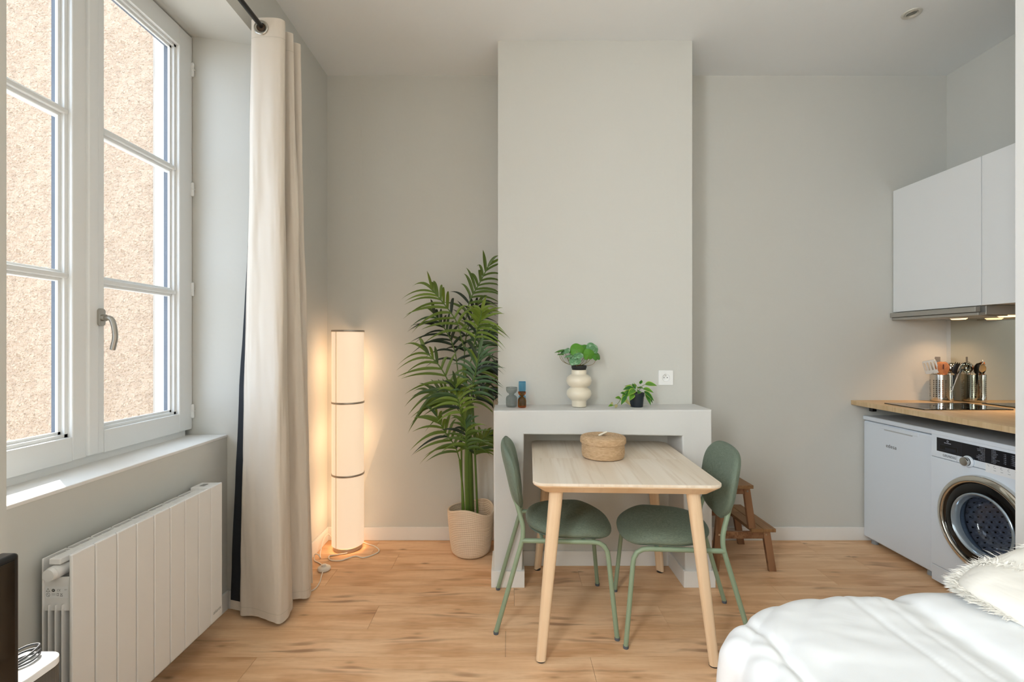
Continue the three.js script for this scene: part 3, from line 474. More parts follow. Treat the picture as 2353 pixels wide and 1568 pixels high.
{
  const t = thing('bubble_vase', 'cream two-bulb ceramic vase on the mantel holding the round-leaved plant', 'vase', [0.402, MT, 2.705]);
  loc(t, 'body', lathe([[0, 0.001], [0.040, 0.001], [0.042, 0.004], [0.042, 0.034], [0.05, 0.042], [0.066, 0.056], [0.0725, 0.075], [0.0685, 0.094], [0.054, 0.108], [0.047, 0.1125], [0.054, 0.117], [0.0685, 0.130], [0.0735, 0.15], [0.068, 0.171], [0.052, 0.184], [0.043, 0.188], [0.043, 0.21], [0.041, 0.213], [0.038, 0.211], [0.037, 0.19]], 64), mat('#e9dfc9', 0.3, { clearcoat: 0.3, clearcoatRoughness: 0.25 }));
  const pl = thing('round_leaved_plant', 'plant with round mottled leaves on thin stems in the cream vase', 'plant', [0.402, MT + 0.2, 2.705]);
  const L = (...a) => new THREE.Vector3(...a);
  loc(pl, 'pot', lathe([[0, -0.01], [0.034, -0.01], [0.0395, 0.014], [0.0395, 0.02], [0.0425, 0.021], [0.0435, 0.037], [0.041, 0.038], [0.039, 0.032], [0, 0.032]]), mat('#1b1c1c', 0.6));
  const leafTex = texture(256, 256, (u, v) => { const n = fbm(N2, u * 16, v * 16, 3), m = fbm(N4, u * 10 + 3, v * 10, 2); let c = mixc(rgb('#4d7d52'), rgb('#6fa06f'), n); return mixc(c, rgb('#b7cfb4'), 0.6 * smooth(0.58, 0.72, m)); });
  const mottled = mat('#ffffff', 0.5, { map: leafTex }), plain = mat('#4f8a1e', 0.5), plain2 = mat('#3f7a1c', 0.5), stemM = mat('#7c7a35', 0.6), red = mat('#7b1f22', 0.6);
  // leaf centre, radius, normal, kind
  const leaves = [[[-0.018, 0.128, 0.03], 0.036, [-0.2, 0.3, 0.95], 1], [[0.036, 0.127, 0.028], 0.03, [0.1, 0.3, 0.95], 2], [[0.075, 0.134, 0.02], 0.034, [0.3, 0.25, 0.9], 0], [[0.096, 0.096, 0.022], 0.03, [0.5, 0.5, 0.7], 2], [[0.05, 0.10, 0.045], 0.03, [0.2, -0.1, 0.95], 1], [[-0.032, 0.07, 0.06], 0.03, [-0.1, 0.45, 0.9], 0], [[-0.015, 0.098, 0.055], 0.026, [-0.3, 0.7, 0.6], 0], [[-0.068, 0.095, 0.04], 0.022, [-0.3, 0.93, 0.25], 0], [[-0.082, 0.124, 0.01], 0.028, [-0.45, 0.8, 0.4], 0], [[-0.115, 0.124, 0.0], 0.026, [-0.35, 0.93, 0.1], 2], [[-0.11, 0.105, 0.03], 0.018, [-0.1, 0.98, 0.15], 2], [[0.0, 0.155, -0.02], 0.034, [0, 0.95, 0.3], 0], [[0.045, 0.15, -0.03], 0.03, [0.1, 0.95, 0.3], 0], [[-0.05, 0.12, -0.02], 0.024, [-0.2, 0.9, 0.3], 0]];
  leaves.forEach(([c, R0, n, kind], i) => { const R = R0 * 1.12;
    const C = L(...c), nn = L(...n).normalize(), up = L(0, 1, 0.01), ax = L().crossVectors(up, nn).normalize(), ay = L().crossVectors(nn, ax);
    const a = i * 2.4, s = L(Math.cos(a) * 0.016, 0.03, Math.sin(a) * 0.016), foot = C.clone().addScaledVector(ay, -R * 0.25);
    const mid = s.clone().lerp(foot, 0.5).add(L((c[0]) * 0.25, -0.012, c[2] * 0.2));
    const st = loc(pl, 'stem', tube([s, mid, foot], 0.0013, { smoothPath: true, radial: 6, seg: 18 }), i % 3 ? stemM : mat('#8a6a3a', 0.6));
    loc(st, 'stem_base', tube([s.clone().add(L(0, -0.004, 0)), s.clone().lerp(mid, 0.3)], 0.0017, { radial: 6 }), red);
    loc(pl, 'leaf', grid(28, 6, (u, v) => { const th = u * Math.PI * 2 - Math.PI / 2, notch = 1 - 0.28 * Math.exp(-((Math.min(u, 1 - u)) ** 2) / 0.0025), r = R * notch * (1 + 0.06 * Math.cos(3 * th)) * v; return C.clone().addScaledVector(ax, Math.cos(th) * r).addScaledVector(ay, Math.sin(th) * r).addScaledVector(nn, -0.22 * r * r / R + 0.0015 * Math.sin(th * 5) * v); }, true), [mottled, plain, plain2][kind]);
  });
}
{
  const B = [0.732, MT, 2.70], t = thing('trailing_pot_plant', 'small leafy trailing plant in a dark blue pot on the mantel', 'plant', B);
  const L = (...a) => new THREE.Vector3(...a), potM = mat('#17222b', 0.42);
  const pot = loc(t, 'pot', lathe([[0, 0.001], [0.034, 0.001], [0.0355, 0.004], [0.041, 0.06], [0.0435, 0.061], [0.0445, 0.08], [0.042, 0.082], [0.040, 0.074], [0, 0.072]]), potM);
  const edge = mat('#9fbf3f', 0.5), deep = [mat('#2f6a26', 0.42), mat('#3c7a2b', 0.42), mat('#5b8f2c', 0.42), mat('#b6a97a', 0.5)];
  const vineM = mat('#6f7d3a', 0.6);
  loc(t, 'vine', merge([tube([L(-0.01, 0.075, 0.01), L(-0.06, 0.085, 0.035), L(-0.10, 0.05, 0.045), L(-0.125, 0.02, 0.05), L(-0.16, 0.012, 0.05)], 0.0016, { smoothPath: true, radial: 6 }), tube([L(0, 0.07, 0), L(0.03, 0.12, 0.01), L(0.06, 0.135, 0.01)], 0.0015, { smoothPath: true, radial: 6 }), tube([L(-0.01, 0.07, 0), L(-0.03, 0.125, 0.005), L(-0.07, 0.12, 0.01)], 0.0015, { smoothPath: true, radial: 6 })]), vineM);
  // start, direction, length, kind
  const leaves = [[[-0.02, 0.105, 0.02], [-0.9, 0.25, 0.3], 0.075, 0], [[-0.015, 0.10, 0.03], [-0.75, -0.1, 0.6], 0.07, 2], [[-0.04, 0.095, 0.03], [-0.85, -0.45, 0.2], 0.07, 1], [[-0.01, 0.12, 0.0], [-0.2, 0.5, 0.6], 0.055, 0], [[0.02, 0.13, 0.0], [0.1, 0.75, 0.3], 0.04, 1], [[0.045, 0.128, 0.01], [0.95, 0.2, 0.1], 0.07, 2], [[0.03, 0.105, 0.02], [0.85, -0.05, 0.4], 0.06, 2], [[0.035, 0.09, 0.025], [0.75, -0.5, 0.3], 0.065, 0], [[0.04, 0.085, 0.03], [0.45, -0.85, 0.2], 0.062, 1], [[0.045, 0.09, 0.0], [0.7, -0.75, 0.0], 0.07, 0], [[0.0, 0.11, 0.03], [0.15, 0.35, 0.9], 0.05, 1], [[-0.03, 0.08, 0.045], [-0.5, -0.25, 0.7], 0.06, 2], [[0.005, 0.095, 0.045], [-0.4, 0.1, 0.85], 0.055, 0], [[-0.075, 0.07, 0.042], [-0.5, 0.45, 0.3], 0.05, 1], [[-0.07, 0.07, 0.05], [-0.65, -0.6, 0.4], 0.055, 0], [[-0.10, 0.05, 0.045], [-0.55, 0.3, 0.2], 0.045, 2], [[-0.09, 0.05, 0.055], [0.8, -0.45, 0.3], 0.048, 3], [[-0.125, 0.02, 0.05], [-0.35, -0.25, 0.6], 0.032, 3], [[-0.145, 0.016, 0.05], [-0.85, 0.1, 0.35], 0.034, 2], [[-0.155, 0.016, 0.05], [0.1, 0.9, 0.1], 0.028, 3], [[0.0, 0.105, 0.01], [0.4, 0.3, 0.6], 0.05, 0], [[-0.005, 0.1, -0.01], [-0.3, 0.8, -0.1], 0.05, 1]];
  const X = L();
  leaves.forEach(([s, dir, len, kind], i) => {
    const S = L(...s), D = L(...dir).normalize(), W = X.clone().crossVectors(D, L(0.15, 0.75, 0.65)).normalize(), Nn = L().crossVectors(W, D).normalize();
    const blade = (k, off) => grid(6, 10, (u, v) => { const q = S.clone().addScaledVector(D, len * v); q.y -= 0.3 * len * v * v; const sgn = (u - 0.5) * 2, w = k * len * 0.27 * Math.sin(Math.PI * v ** 0.8); q.addScaledVector(W, sgn * w).addScaledVector(Nn, Math.abs(sgn) * w * 0.3 + off); if (q.y < 0.003) q.y = 0.003 + off; return q; });
    const lf = loc(t, 'leaf', blade(1, 0), edge); loc(lf, 'leaf_centre', blade(kind === 3 ? 0.85 : 0.74, 0.0006), deep[kind]);
  });
}
{ // wall socket on the chimney breast
  const t = thing('wall_socket', 'white square power socket on the chimney wall above the mantel', 'socket', [0.935, 1.124, 2.81]);
  const m = mat('#f4f4f2', 0.35);
  const s = roundedRect(-0.0435, 0.0435, -0.0435, 0.0435, 0.003); const h = new THREE.Path(); h.absarc(0, 0, 0.0215, 0, Math.PI * 2); s.holes.push(h);
  loc(t, 'plate', extrude(s, 0.006, 0.0012, 2, 32), m);
  loc(t, 'socket_well', lathe([[0.0215, 0.008], [0.0225, 0.0085], [0.0235, 0.008], [0.0215, 0.007], [0.0195, 0.001], [0, 0.001]], 40).rotateX(Math.PI / 2), m);
  for (const x of [-0.0095, 0.0095]) loc(t, 'pin_hole', new THREE.CylinderGeometry(0.0026, 0.0026, 0.002, 16).rotateX(Math.PI / 2).translate(x, 0, 0.0015), rubber);
  loc(t, 'earth_pin', new THREE.CylinderGeometry(0.0022, 0.0022, 0.006, 14).rotateX(Math.PI / 2).translate(0, 0.011, 0.004), brushed);
}

// ------------------------------------------------------------------ step stool behind the right chair (steps up towards the left)
{
  const t = thing('step_stool', 'brown acacia two-step stool standing behind the right green chair', 'step stool', [1.4, 0, 2.93]);
  const d0 = 2.735, d1 = 3.125;
  const beam = (a, b, w, th, along) => { const A = V(...a), B = V(...b), D = B.clone().sub(A), g = new RoundedBoxGeometry(th, D.length(), w, 1, 0.002); g.applyQuaternion(new THREE.Quaternion().setFromUnitVectors(new THREE.Vector3(0, 1, 0), D.normalize())); const M = A.add(B).multiplyScalar(0.5); return g.translate(M.x, M.y, M.z); };
  const leg = (x0, x1, y1, d) => { // an upright with level ends, cut from a 4.2 cm board
    const s = new THREE.Shape(); s.moveTo(x0 - 0.021, 0); s.lineTo(x0 + 0.021, 0); s.lineTo(x1 + 0.021, y1); s.lineTo(x1 - 0.021, y1); return extrude(s, 0.019, 0.0015, 1).translate(0, 0, -d - 0.019); };
  const screw = (x, y) => put(t, 'screw', new THREE.CylinderGeometry(0.006, 0.006, 0.003, 16).rotateX(Math.PI / 2).translate(x, y, -d0 + 0.001), steel);
  for (const d of [d0, d1 - 0.02]) {
    put(t, 'leg', leg(1.20, 1.245, 0.485, d), acaciaMat);            // rear upright
    put(t, 'leg', leg(1.535, 1.498, 0.232, d), acaciaMat);           // lower front upright
    put(t, 'leg', (() => { const s = new THREE.Shape(); s.moveTo(1.395, 0.25); s.lineTo(1.437, 0.25); s.lineTo(1.402, 0.485); s.lineTo(1.364, 0.485); return extrude(s, 0.019, 0.0015, 1).translate(0, 0, -d - 0.019); })(), acaciaMat);
    put(t, 'side_rail', box(1.2, 1.5, 0.19, 0.232, d + (d === d0 ? 0.003 : 0), d + 0.018, 0.002), acaciaMat);
    put(t, 'top_rail', box(1.25, 1.38, 0.45, 0.485, d + 0.002, d + 0.018, 0.002), acaciaMat);
  }
  put(t, 'lower_step', merge([box(1.405, 1.47, 0.234, 0.254, d0 - 0.015, d1 + 0.01, 0.002), box(1.473, 1.545, 0.234, 0.254, d0 - 0.015, d1 + 0.01, 0.002)].map((g) => metreUV(g.toNonIndexed(), 2))), acaciaTop);
  put(t, 'top_step', merge([box(1.215, 1.313, 0.486, 0.506, d0 - 0.015, d1 + 0.01, 0.002), box(1.316, 1.415, 0.486, 0.506, d0 - 0.015, d1 + 0.01, 0.002)].map((g) => metreUV(g.toNonIndexed(), 2))), acaciaTop);
  screw(1.495, 0.215); screw(1.222, 0.215); screw(1.386, 0.468); screw(1.245, 0.468);
}

// ------------------------------------------------------------------ kitchen: fridge, washing machine, worktop, wall cupboards
{
  const x = 2.385, d0 = 2.648, d1 = 3.165, m = mat('#e3ebf4', 0.36);
  const t = thing('fridge', 'small white under-counter fridge next to the washing machine', 'fridge', [2.66, 0, 2.9]);
  put(t, 'body', box(x + 0.05, XR - 0.02, 0.03, 0.815, d0 + 0.004, d1 - 0.002, 0.006), m);
  const door = put(t, 'door', box(x, x + 0.046, 0.035, 0.812, d0, d1, 0.012, 4), m);
  put(t, 'top', box(x - 0.004, XR - 0.015, 0.816, 0.845, d0 - 0.002, d1 + 0.002, 0.008, 3), m);
  put(t, 'handle_strip', merge([box(x - 0.003, x + 0.01, 0.783, 0.806, 2.74, 3.02, 0.003)]), m, door);
  put(t, 'handle_recess', box(x - 0.001, x + 0.004, 0.776, 0.784, 2.78, 2.99, 0.001), mat('#b9bdc0', 0.5), door);
  for (const [a, b] of [[x + 0.04, d0 + 0.05], [x + 0.04, d1 - 0.05], [XR - 0.08, d0 + 0.05], [XR - 0.08, d1 - 0.05]]) put(t, 'foot', new THREE.CylinderGeometry(0.018, 0.02, 0.034, 20).translate(a, 0.017, -b), mat('#9aa0a4', 0.5));
  put(t, 'lettering', lettering('edesa', 0.021, fontB).rotateY(-Math.PI / 2).translate(x - 0.0002, 0.672, -2.975), mat('#8b8d90', 0.35), door);
}
{
  const x = 2.362, d0 = 2.03, d1 = 2.628, cd = 2.325, cy = 0.425, m = mat('#e4ecf5', 0.34);
  const t = thing('washing_machine', 'white front-loading washing machine with chrome-ringed porthole door', 'washing machine', [2.66, 0, 2.33]);
  put(t, 'cabinet', merge([box(x + 0.02, XR - 0.03, 0.02, 0.825, d1 - 0.004, d1), box(x + 0.02, XR - 0.03, 0.02, 0.825, d0, d0 + 0.004), box(XR - 0.034, XR - 0.03, 0.02, 0.825, d0, d1), box(x + 0.02, XR - 0.03, 0.02, 0.024, d0, d1)]), m);
  put(t, 'top', box(x - 0.004, XR - 0.02, 0.824, 0.848, d0, d1, 0.005, 3), m);
  // front sheet with the round hole; shape coordinates are (d, y)
  const s = new THREE.Shape(); s.moveTo(d0, 0.105); s.lineTo(d1, 0.105); s.lineTo(d1, 0.70); s.lineTo(d0, 0.70); const h = new THREE.Path(); h.absarc(cd, cy, 0.175, 0, Math.PI * 2); s.holes.push(h);
  const toX = (g, xx) => g.rotateY(Math.PI / 2).translate(xx, 0, 0);    // x of the shape runs into the room
  put(t, 'front', toX(extrude(s, 0.012, 0.0015, 2, 48), x), m);
  put(t, 'plinth', box(x, x + 0.014, 0.015, 0.102, d0, d1, 0.002), m);
  put(t, 'control_panel', box(x - 0.002, x + 0.02, 0.702, 0.826, d0, d1, 0.004), m);
  const fascia = canvas(1024, 160, (c, w, hh) => { c.fillStyle = '#0a0d18'; c.fillRect(0, 0, w, hh); c.fillStyle = '#dfe5ee'; c.strokeStyle = '#dfe5ee'; c.lineWidth = 3;
    c.beginPath(); c.arc(118, 24, 9, 0, 7); c.stroke(); c.font = 'bold 12px sans-serif'; c.fillText('MULTISENSE', 80, 52);
    c.fillStyle = '#000'; c.fillRect(30, 74, 190, 60); c.strokeStyle = '#3a3f4c'; c.strokeRect(30, 74, 190, 60); c.fillStyle = '#1c212e'; c.fillRect(90, 100, 110, 30);
    c.strokeStyle = '#2a3040'; c.beginPath(); c.moveTo(258, 0); c.lineTo(258, hh); c.stroke(); c.fillStyle = '#cfd6e2'; c.font = '13px sans-serif';
    const A = ['Cotton', 'Cotton Eco', 'Synthetics', 'Wool', 'Silk', 'Outdoor', 'Hygiene 20', 'Down Wear', 'Program'], B = ['Mini', 'Daily', 'Express', 'Shirts', 'Jeans', 'Mix', 'Dark Care', 'Rinse', 'Spin'];
    A.forEach((q, i) => { c.textAlign = 'right'; c.fillText(q, 470, 18 + i * 16); c.fillRect(475, 12 + i * 16, 5, 5); }); B.forEach((q, i) => { c.textAlign = 'left'; c.fillRect(540, 12 + i * 16, 5, 5); c.fillText(q, 550, 18 + i * 16); });
    for (let i = 0; i < 6; i++) { c.fillText('\u2022 ' + (20 + i * 10), 640, 34 + i * 19); c.fillText('\u2022 ' + (400 + i * 200), 700, 30 + i * 19); }
    c.fillStyle = '#3b4650'; c.font = 'bold 56px monospace'; c.fillText('88:8', 800, 92); c.fillStyle = '#cfd6e2'; for (let i = 0; i < 4; i++) c.fillRect(780 + i * 55, 130, 34, 4); });
  const pf = put(t, 'display_fascia', new THREE.PlaneGeometry(0.56, 0.074).rotateY(-Math.PI / 2).translate(x - 0.0032, 0.775, -(d1 - 0.035 - 0.28)), new THREE.MeshPhysicalMaterial({ map: fascia, roughness: 0.15, side: THREE.DoubleSide }));
  put(t, 'lettering', lettering('GRUNDIG', 0.0125, font).rotateY(-Math.PI / 2).translate(x - 0.0022, 0.715, -(d1 - 0.07)), mat('#55585c', 0.35));
  const kn = put(t, 'knob', lathe([[0, 0.03], [0.02, 0.03], [0.0215, 0.028], [0.0215, 0.004], [0, 0.004]], 48).rotateZ(Math.PI / 2).translate(x - 0.002, 0.722, -(d1 - 0.215)), steel);
  put(t, 'knob_ring', lathe([[0.022, 0], [0.029, 0], [0.03, 0.006], [0.026, 0.012], [0.022, 0.012]], 48).rotateZ(Math.PI / 2).translate(x - 0.002, 0.722, -(d1 - 0.215)), m, kn);
  put(t, 'drawer_seam', box(x - 0.0026, x, 0.703, 0.742, d1 - 0.152, d1 - 0.1505), mat('#aab0b6', 0.6));
  const marks = canvas(512, 128, (c, w, hh) => { c.fillStyle = '#eff1f3'; c.fillRect(0, 0, w, hh); c.strokeStyle = c.fillStyle = '#9aa0a6'; c.lineWidth = 4; c.font = '30px sans-serif'; c.fillText('\u00B0C', 20, 50); for (let i = 1; i < 6; i++) { c.beginPath(); c.arc(30 + i * 84, 42, 14, 0.4 * i, 5); c.stroke(); c.fillRect(16 + i * 84, 84, 30, 5); } });
  put(t, 'button_marks', new THREE.PlaneGeometry(0.2, 0.05).rotateY(-Math.PI / 2).translate(x - 0.0028, 0.718, -(d1 - 0.4)), new THREE.MeshPhysicalMaterial({ map: marks, roughness: 0.34, side: THREE.DoubleSide }));
  // porthole: chrome ring, black glass annulus, clear bowl; the lathe axis points into the room
  const turn = (pts, seg = 72) => lathe(pts, seg).rotateZ(Math.PI / 2).translate(x, cy, -cd);
  const door = put(t, 'door', turn([[0.205, 0.014], [0.207, 0.03], [0.216, 0.036], [0.236, 0.03], [0.243, 0.018], [0.245, 0.002], [0.239, 0.0], [0.205, 0.0]], 96), chrome);
  put(t, 'door_glass', turn([[0.206, 0.016], [0.203, 0.024], [0.16, 0.03], [0.157, 0.024], [0.158, 0.004], [0.205, 0.004]], 96), mat('#07080a', 0.06), door);
  put(t, 'door_trim', turn([[0.158, 0.026], [0.155, 0.033], [0.148, 0.034], [0.14, 0.012], [0.138, 0.0]], 96), mat('#aebdca', 0.12, { metalness: 0.6 }), door);
  put(t, 'porthole_bowl', turn([[0.148, 0.03], [0.142, 0.0], [0.132, -0.05], [0.118, -0.075], [0.08, -0.09], [0.0, -0.095]], 72), mat('#dfeaf6', 0.02, { transmission: 1, thickness: 0, ior: 1.5 }), door);
  put(t, 'seal', turn([[0.176, 0.0], [0.17, -0.02], [0.155, -0.03], [0.16, -0.05], [0.2, -0.055]], 72), mat('#5c646e', 0.5));
  const drumBump = grey(512, 256, (u, v) => { const a = (u * 56) % 1 - 0.5, b = ((v * 26) + (Math.floor(u * 56) % 2) * 0.5) % 1 - 0.5; return 1 - smooth(0.05, 0.22, a * a + b * b); });
  const drumCol = texture(512, 256, (u, v) => { const a = (u * 56) % 1 - 0.5, b = ((v * 26) + (Math.floor(u * 56) % 2) * 0.5) % 1 - 0.5, q = a * a + b * b < 0.02 ? 0.08 : 0.86; return [q, q, q * 1.04]; });
  const drum = put(t, 'drum', turn([[0.2, -0.06], [0.232, -0.075], [0.232, -0.36], [0.22, -0.375], [0, -0.375]], 72), mat('#ffffff', 0.32, { metalness: 0.85, map: drumCol, bumpMap: drumBump, bumpScale: 0.006 }));
  for (let k = 0; k < 3; k++) put(t, 'paddle', cushion(superE(0.13, 0.035, 3), 0.06, 0.0, (a, b, kk) => { const th = 0.5 + k * 2.094, R = 0.232 - kk; const p = new THREE.Vector3(0.215 + a, Math.sin(th) * R + Math.cos(th) * b, Math.cos(th) * R - Math.sin(th) * b); return p.add(new THREE.Vector3(x, cy, -cd)); }, { e: 0.6, nu: 32, nv: 10 }), steel, drum);
}
{
  const t = thing('worktop', 'pale oak kitchen worktop above the fridge and washing machine', 'worktop', [2.63, 0.915, 2.6]);
  const g = metreUV(box(2.31, XR - 0.001, 0.915, 0.945, 2.002, DB - 0.001, 0.002, 2).toNonIndexed(), 1), uv = g.attributes.uv; for (let i = 0; i < uv.count; i++) uv.setXY(i, uv.getX(i) * 1.2, uv.getY(i) * 0.8);
  put(t, 'slab', g, counterMat);
  put(t, 'bracket', merge([box(2.395, 2.425, 0.878, 0.915, 3.10, 3.13, 0.003), box(2.425, 2.46, 0.9, 0.914, 3.09, 3.14, 0.002)]), black);
  const hob = thing('hob', 'black glass two-zone hob set in the oak worktop', 'hob', [2.64, 0.945, 2.845]);
  put(hob, 'glass', box(2.385, 2.9, 0.9452, 0.9502, 2.70, 2.99, 0.0022, 2), mat('#060607', 0.05));
  for (const x of [2.52, 2.77]) put(hob, 'cooking_zone', lathe([[0.088, 0], [0.09, 0], [0.09, 0.0002], [0.088, 0.0002]], 64).translate(x, 0.9503, -2.845), mat('#3a3a3c', 0.3));
  const sp = thing('mirror_backsplash', 'mirrored splashback panel on the wall between worktop and cupboards', 'splashback', [XR - 0.003, 0.946, 2.57]);
  put(sp, 'mirror', box(XR - 0.005, XR - 0.0005, 0.9462, 1.535, 2.004, 3.142), mat('#d6d8cf', 0.03, { metalness: 1 }));
  put(sp, 'edge_trim', box(XR - 0.006, XR - 0.0005, 0.9462, 1.535, 3.142, 3.145), mat('#c9c9c4', 0.4));
}
{
  const m = mat('#ecedec', 0.3), xf = 2.59;
  const specs = [[2.579, 3.172, 'white handleless wall cupboard above the cooker hood, next to the back wall'], [2.004, 2.577, 'white handleless wall cupboard beside the hood cupboard, partly behind the wall edge']];
  for (const [a, b, label] of specs) {
    const t = thing('wall_cupboard', label, 'cupboard', [2.77, 1.54, (a + b) / 2], 0, 'white wall cupboards');
    put(t, 'carcass', box(xf + 0.02, XR - 0.001, 1.542, 2.353, a + 0.001, b - 0.001, 0.001), m);
    put(t, 'door', box(xf, xf + 0.018, 1.538, 2.356, a + 0.0015, b - 0.0015, 0.0015), m);
  }
  const t = thing('cooker_hood', 'slim grey metal cooker hood with two warm lamps under the cupboard', 'cooker hood', [2.77, 1.48, 2.875]);
  const hm = mat('#b3b0a8', 0.42, { metalness: 0.55 });
  put(t, 'body', box(2.62, XR - 0.02, 1.488, 1.54, 2.582, 3.17, 0.002), hm);
  put(t, 'pull_out_front', merge([box(2.57, 2.60, 1.503, 1.532, 2.592, 3.172, 0.002), box(2.58, 2.63, 1.484, 1.5, 2.585, 3.168, 0.002)]), hm);
  put(t, 'grease_filter', box(2.64, 2.78, 1.483, 1.488, 2.62, 3.14, 0.001), brushed);
  for (const d of [2.68, 2.97]) {
    const l = put(t, 'lamp', lathe([[0, 0], [0.034, 0], [0.036, 0.004], [0.04, 0.005], [0.042, 0.009]], 40).translate(2.84, 1.479, -d), mat('#fff1dc', 0.4, { emissive: new THREE.Color().setRGB(1, 0.62, 0.32), emissiveIntensity: 2.2 }));
    const s = new THREE.SpotLight(new THREE.Color().setRGB(1, 0.62, 0.34), 0.55, 0, 1.15, 0.7, 2); s.position.set(2.84, 1.476, -d); s.target.position.set(2.84, 0.9, -d); s.castShadow = true; s.shadow.radius = 1.5; scene.add(s, s.target);
  }
}

// ------------------------------------------------------------------ steel holder with kitchen tools on the worktop
{
  const X = 2.846, D = 3.093, Y = 0.9455, R = 0.06, Hh = 0.178;
  const t = thing('utensil_holder', 'perforated steel cylinder holding kitchen tools on the worktop corner', 'utensil holder', [X, Y, D]);
  const pos = [], ix = []; const cols = 24, rows = 9, y0 = 0.03, y1 = 0.146, seg = 16;
  const wrap = (s, y) => { const a = s / R; pos.push(Math.sin(a) * R, y, Math.cos(a) * R); return pos.length / 3 - 1; };
  const cw = 2 * Math.PI * R / cols, ch = (y1 - y0) / rows;
  for (let i = 0; i < cols; i++) for (let j = 0; j < rows; j++) {
    const cx = (i + 0.5) * cw, cy = y0 + (j + 0.5) * ch, hole = i % 6 !== 5, o = [], n = [];
    for (let k = 0; k < seg; k++) { const a = k / seg * Math.PI * 2, c = Math.cos(a), s = Math.sin(a), q = 1 / Math.max(Math.abs(c), Math.abs(s)); o.push(wrap(cx + c * q * cw / 2, cy + s * q * ch / 2)); n.push(wrap(cx + c * (hole ? 0.0042 : 0.0001), cy + s * (hole ? 0.0042 : 0.0001))); }
    for (let k = 0; k < seg; k++) { const l = (k + 1) % seg; ix.push(o[k], o[l], n[l], o[k], n[l], n[k]); }
  }
  const g = new THREE.BufferGeometry(); g.setAttribute('position', new THREE.Float32BufferAttribute(pos, 3)); g.setIndex(ix); g.setAttribute('normal', new THREE.Float32BufferAttribute(pos.map((v, i) => i % 3 === 1 ? 0 : v / R), 3));
  loc(t, 'perforated_wall', g, mat('#cdcac2', 0.2, { metalness: 1 }));
  loc(t, 'rim_band', lathe([[R, y1], [R, Hh], [R - 0.001, Hh + 0.0008], [R - 0.0022, Hh - 0.002]], 64), mat('#cdcac2', 0.2, { metalness: 1 }));
  loc(t, 'base_band', lathe([[0, 0.001], [R - 0.004, 0.001], [R, 0.005], [R, y0]], 64), mat('#cdcac2', 0.2, { metalness: 1 }));
  const RT = new THREE.Vector3(0.74, 0, 0.67), FW = new THREE.Vector3(-0.67, 0, 0.74);
  const tool = (name, label, cat, a, f, la, lf, turn = 0) => { // foot offset right / forward in the holder, lean right / forward
    const o = thing(name, label, cat, [X, Y + 0.004, D]); o.position.addScaledVector(RT, a).addScaledVector(FW, f);
    const up = new THREE.Vector3(0, 1, 0).addScaledVector(RT, la).addScaledVector(FW, lf).normalize(), z = FW.clone().applyAxisAngle(new THREE.Vector3(0, 1, 0), turn); z.addScaledVector(up, -z.dot(up)).normalize();
    o.quaternion.setFromRotationMatrix(new THREE.Matrix4().makeBasis(up.clone().cross(z), up, z)); return o; };
  const q = (x, y, z) => new THREE.Vector3(x, y, z);
  { const o = tool('slotted_spatula', 'steel slotted spatula fanning out at the left of the tool holder', 'spatula', 0.0, 0.02, -0.24, 0.06, -0.1);
    loc(o, 'handle', tube([q(0, 0.0, 0), q(0, 0.19, 0)], 0.004), steel);
    const s = roundedRect(-0.036, 0.036, 0.185, 0.275, 0.012); for (let k = 0; k < 4; k++) { const x = -0.026 + k * 0.0165, h = new THREE.Path(); h.moveTo(x - 0.0035, 0.21); h.lineTo(x + 0.0035, 0.21); h.lineTo(x + 0.0035, 0.262); h.lineTo(x - 0.0035, 0.262); s.holes.push(h); }
    loc(o, 'blade', extrude(s, 0.0012, 0.0004, 1), steel); }
  { const o = tool('kitchen_turner', 'grey steel turner handle sticking up at the back of the tool holder', 'utensil', -0.02, -0.03, 0.0, -0.02, 0.2); loc(o, 'shaft', tube([q(0, 0.02, 0), q(0, 0.24, 0)], 0.004), steel); loc(o, 'blade', extrude(roundedRect(-0.014, 0.014, 0.225, 0.29, 0.003), 0.002, 0.0005, 1), mat('#8d857c', 0.45, { metalness: 0.7 })); }
  for (const [dx, dz, lx, lz, tn, lb] of [[0.006, 0.034, 0.01, 0.06, 3.1, 'wooden spoon with a slotted bowl at the front of the tool holder'], [-0.004, 0.02, -0.0, 0.05, 2.9, 'wooden spoon half hidden behind the slotted one in the tool holder']]) {
    const o = tool('wooden_spoon', lb, 'spoon', dx, dz, lx, lz, tn);
    loc(o, 'handle', tube([q(0, 0, 0), q(0, 0.18, 0)], 0.006), spoonMat);
    const bowl = loc(o, 'bowl', cushion((th) => [0.028 * Math.cos(th) * (1 - 0.2 * Math.sin(th) * -1), 0.048 * Math.sin(th)], 0.006, 0.003, (a, b, k) => q(a * (1 + 1.2 * b), 0.212 + b, k - 5 * a * a), { e: 0.4, nu: 40, nv: 12 }), spoonMat);
    loc(bowl, 'slot', box(-0.0035, 0.0035, 0.212, 0.244, 0.0025, 0.0055, 0.001), mat('#5a2a18', 0.7)); }
  { const o = tool('whisk', 'steel wire balloon whisk behind the wooden spoons', 'whisk', 0.012, -0.02, 0.02, -0.03); loc(o, 'handle', tube([q(0, 0, 0), q(0, 0.15, 0)], 0.007), steel);
    for (let k = 0; k < 5; k++) { const a = k * Math.PI / 5, c = Math.cos(a), s = Math.sin(a); loc(o, 'wire', tube([q(0.004 * c, 0.15, 0.004 * s), q(0.02 * c, 0.18, 0.02 * s), q(0.03 * c, 0.225, 0.03 * s), q(0, 0.258, 0), q(-0.03 * c, 0.225, -0.03 * s), q(-0.02 * c, 0.18, -0.02 * s), q(-0.004 * c, 0.15, -0.004 * s)], 0.0009, { smoothPath: true, radial: 6 }), steel); } }
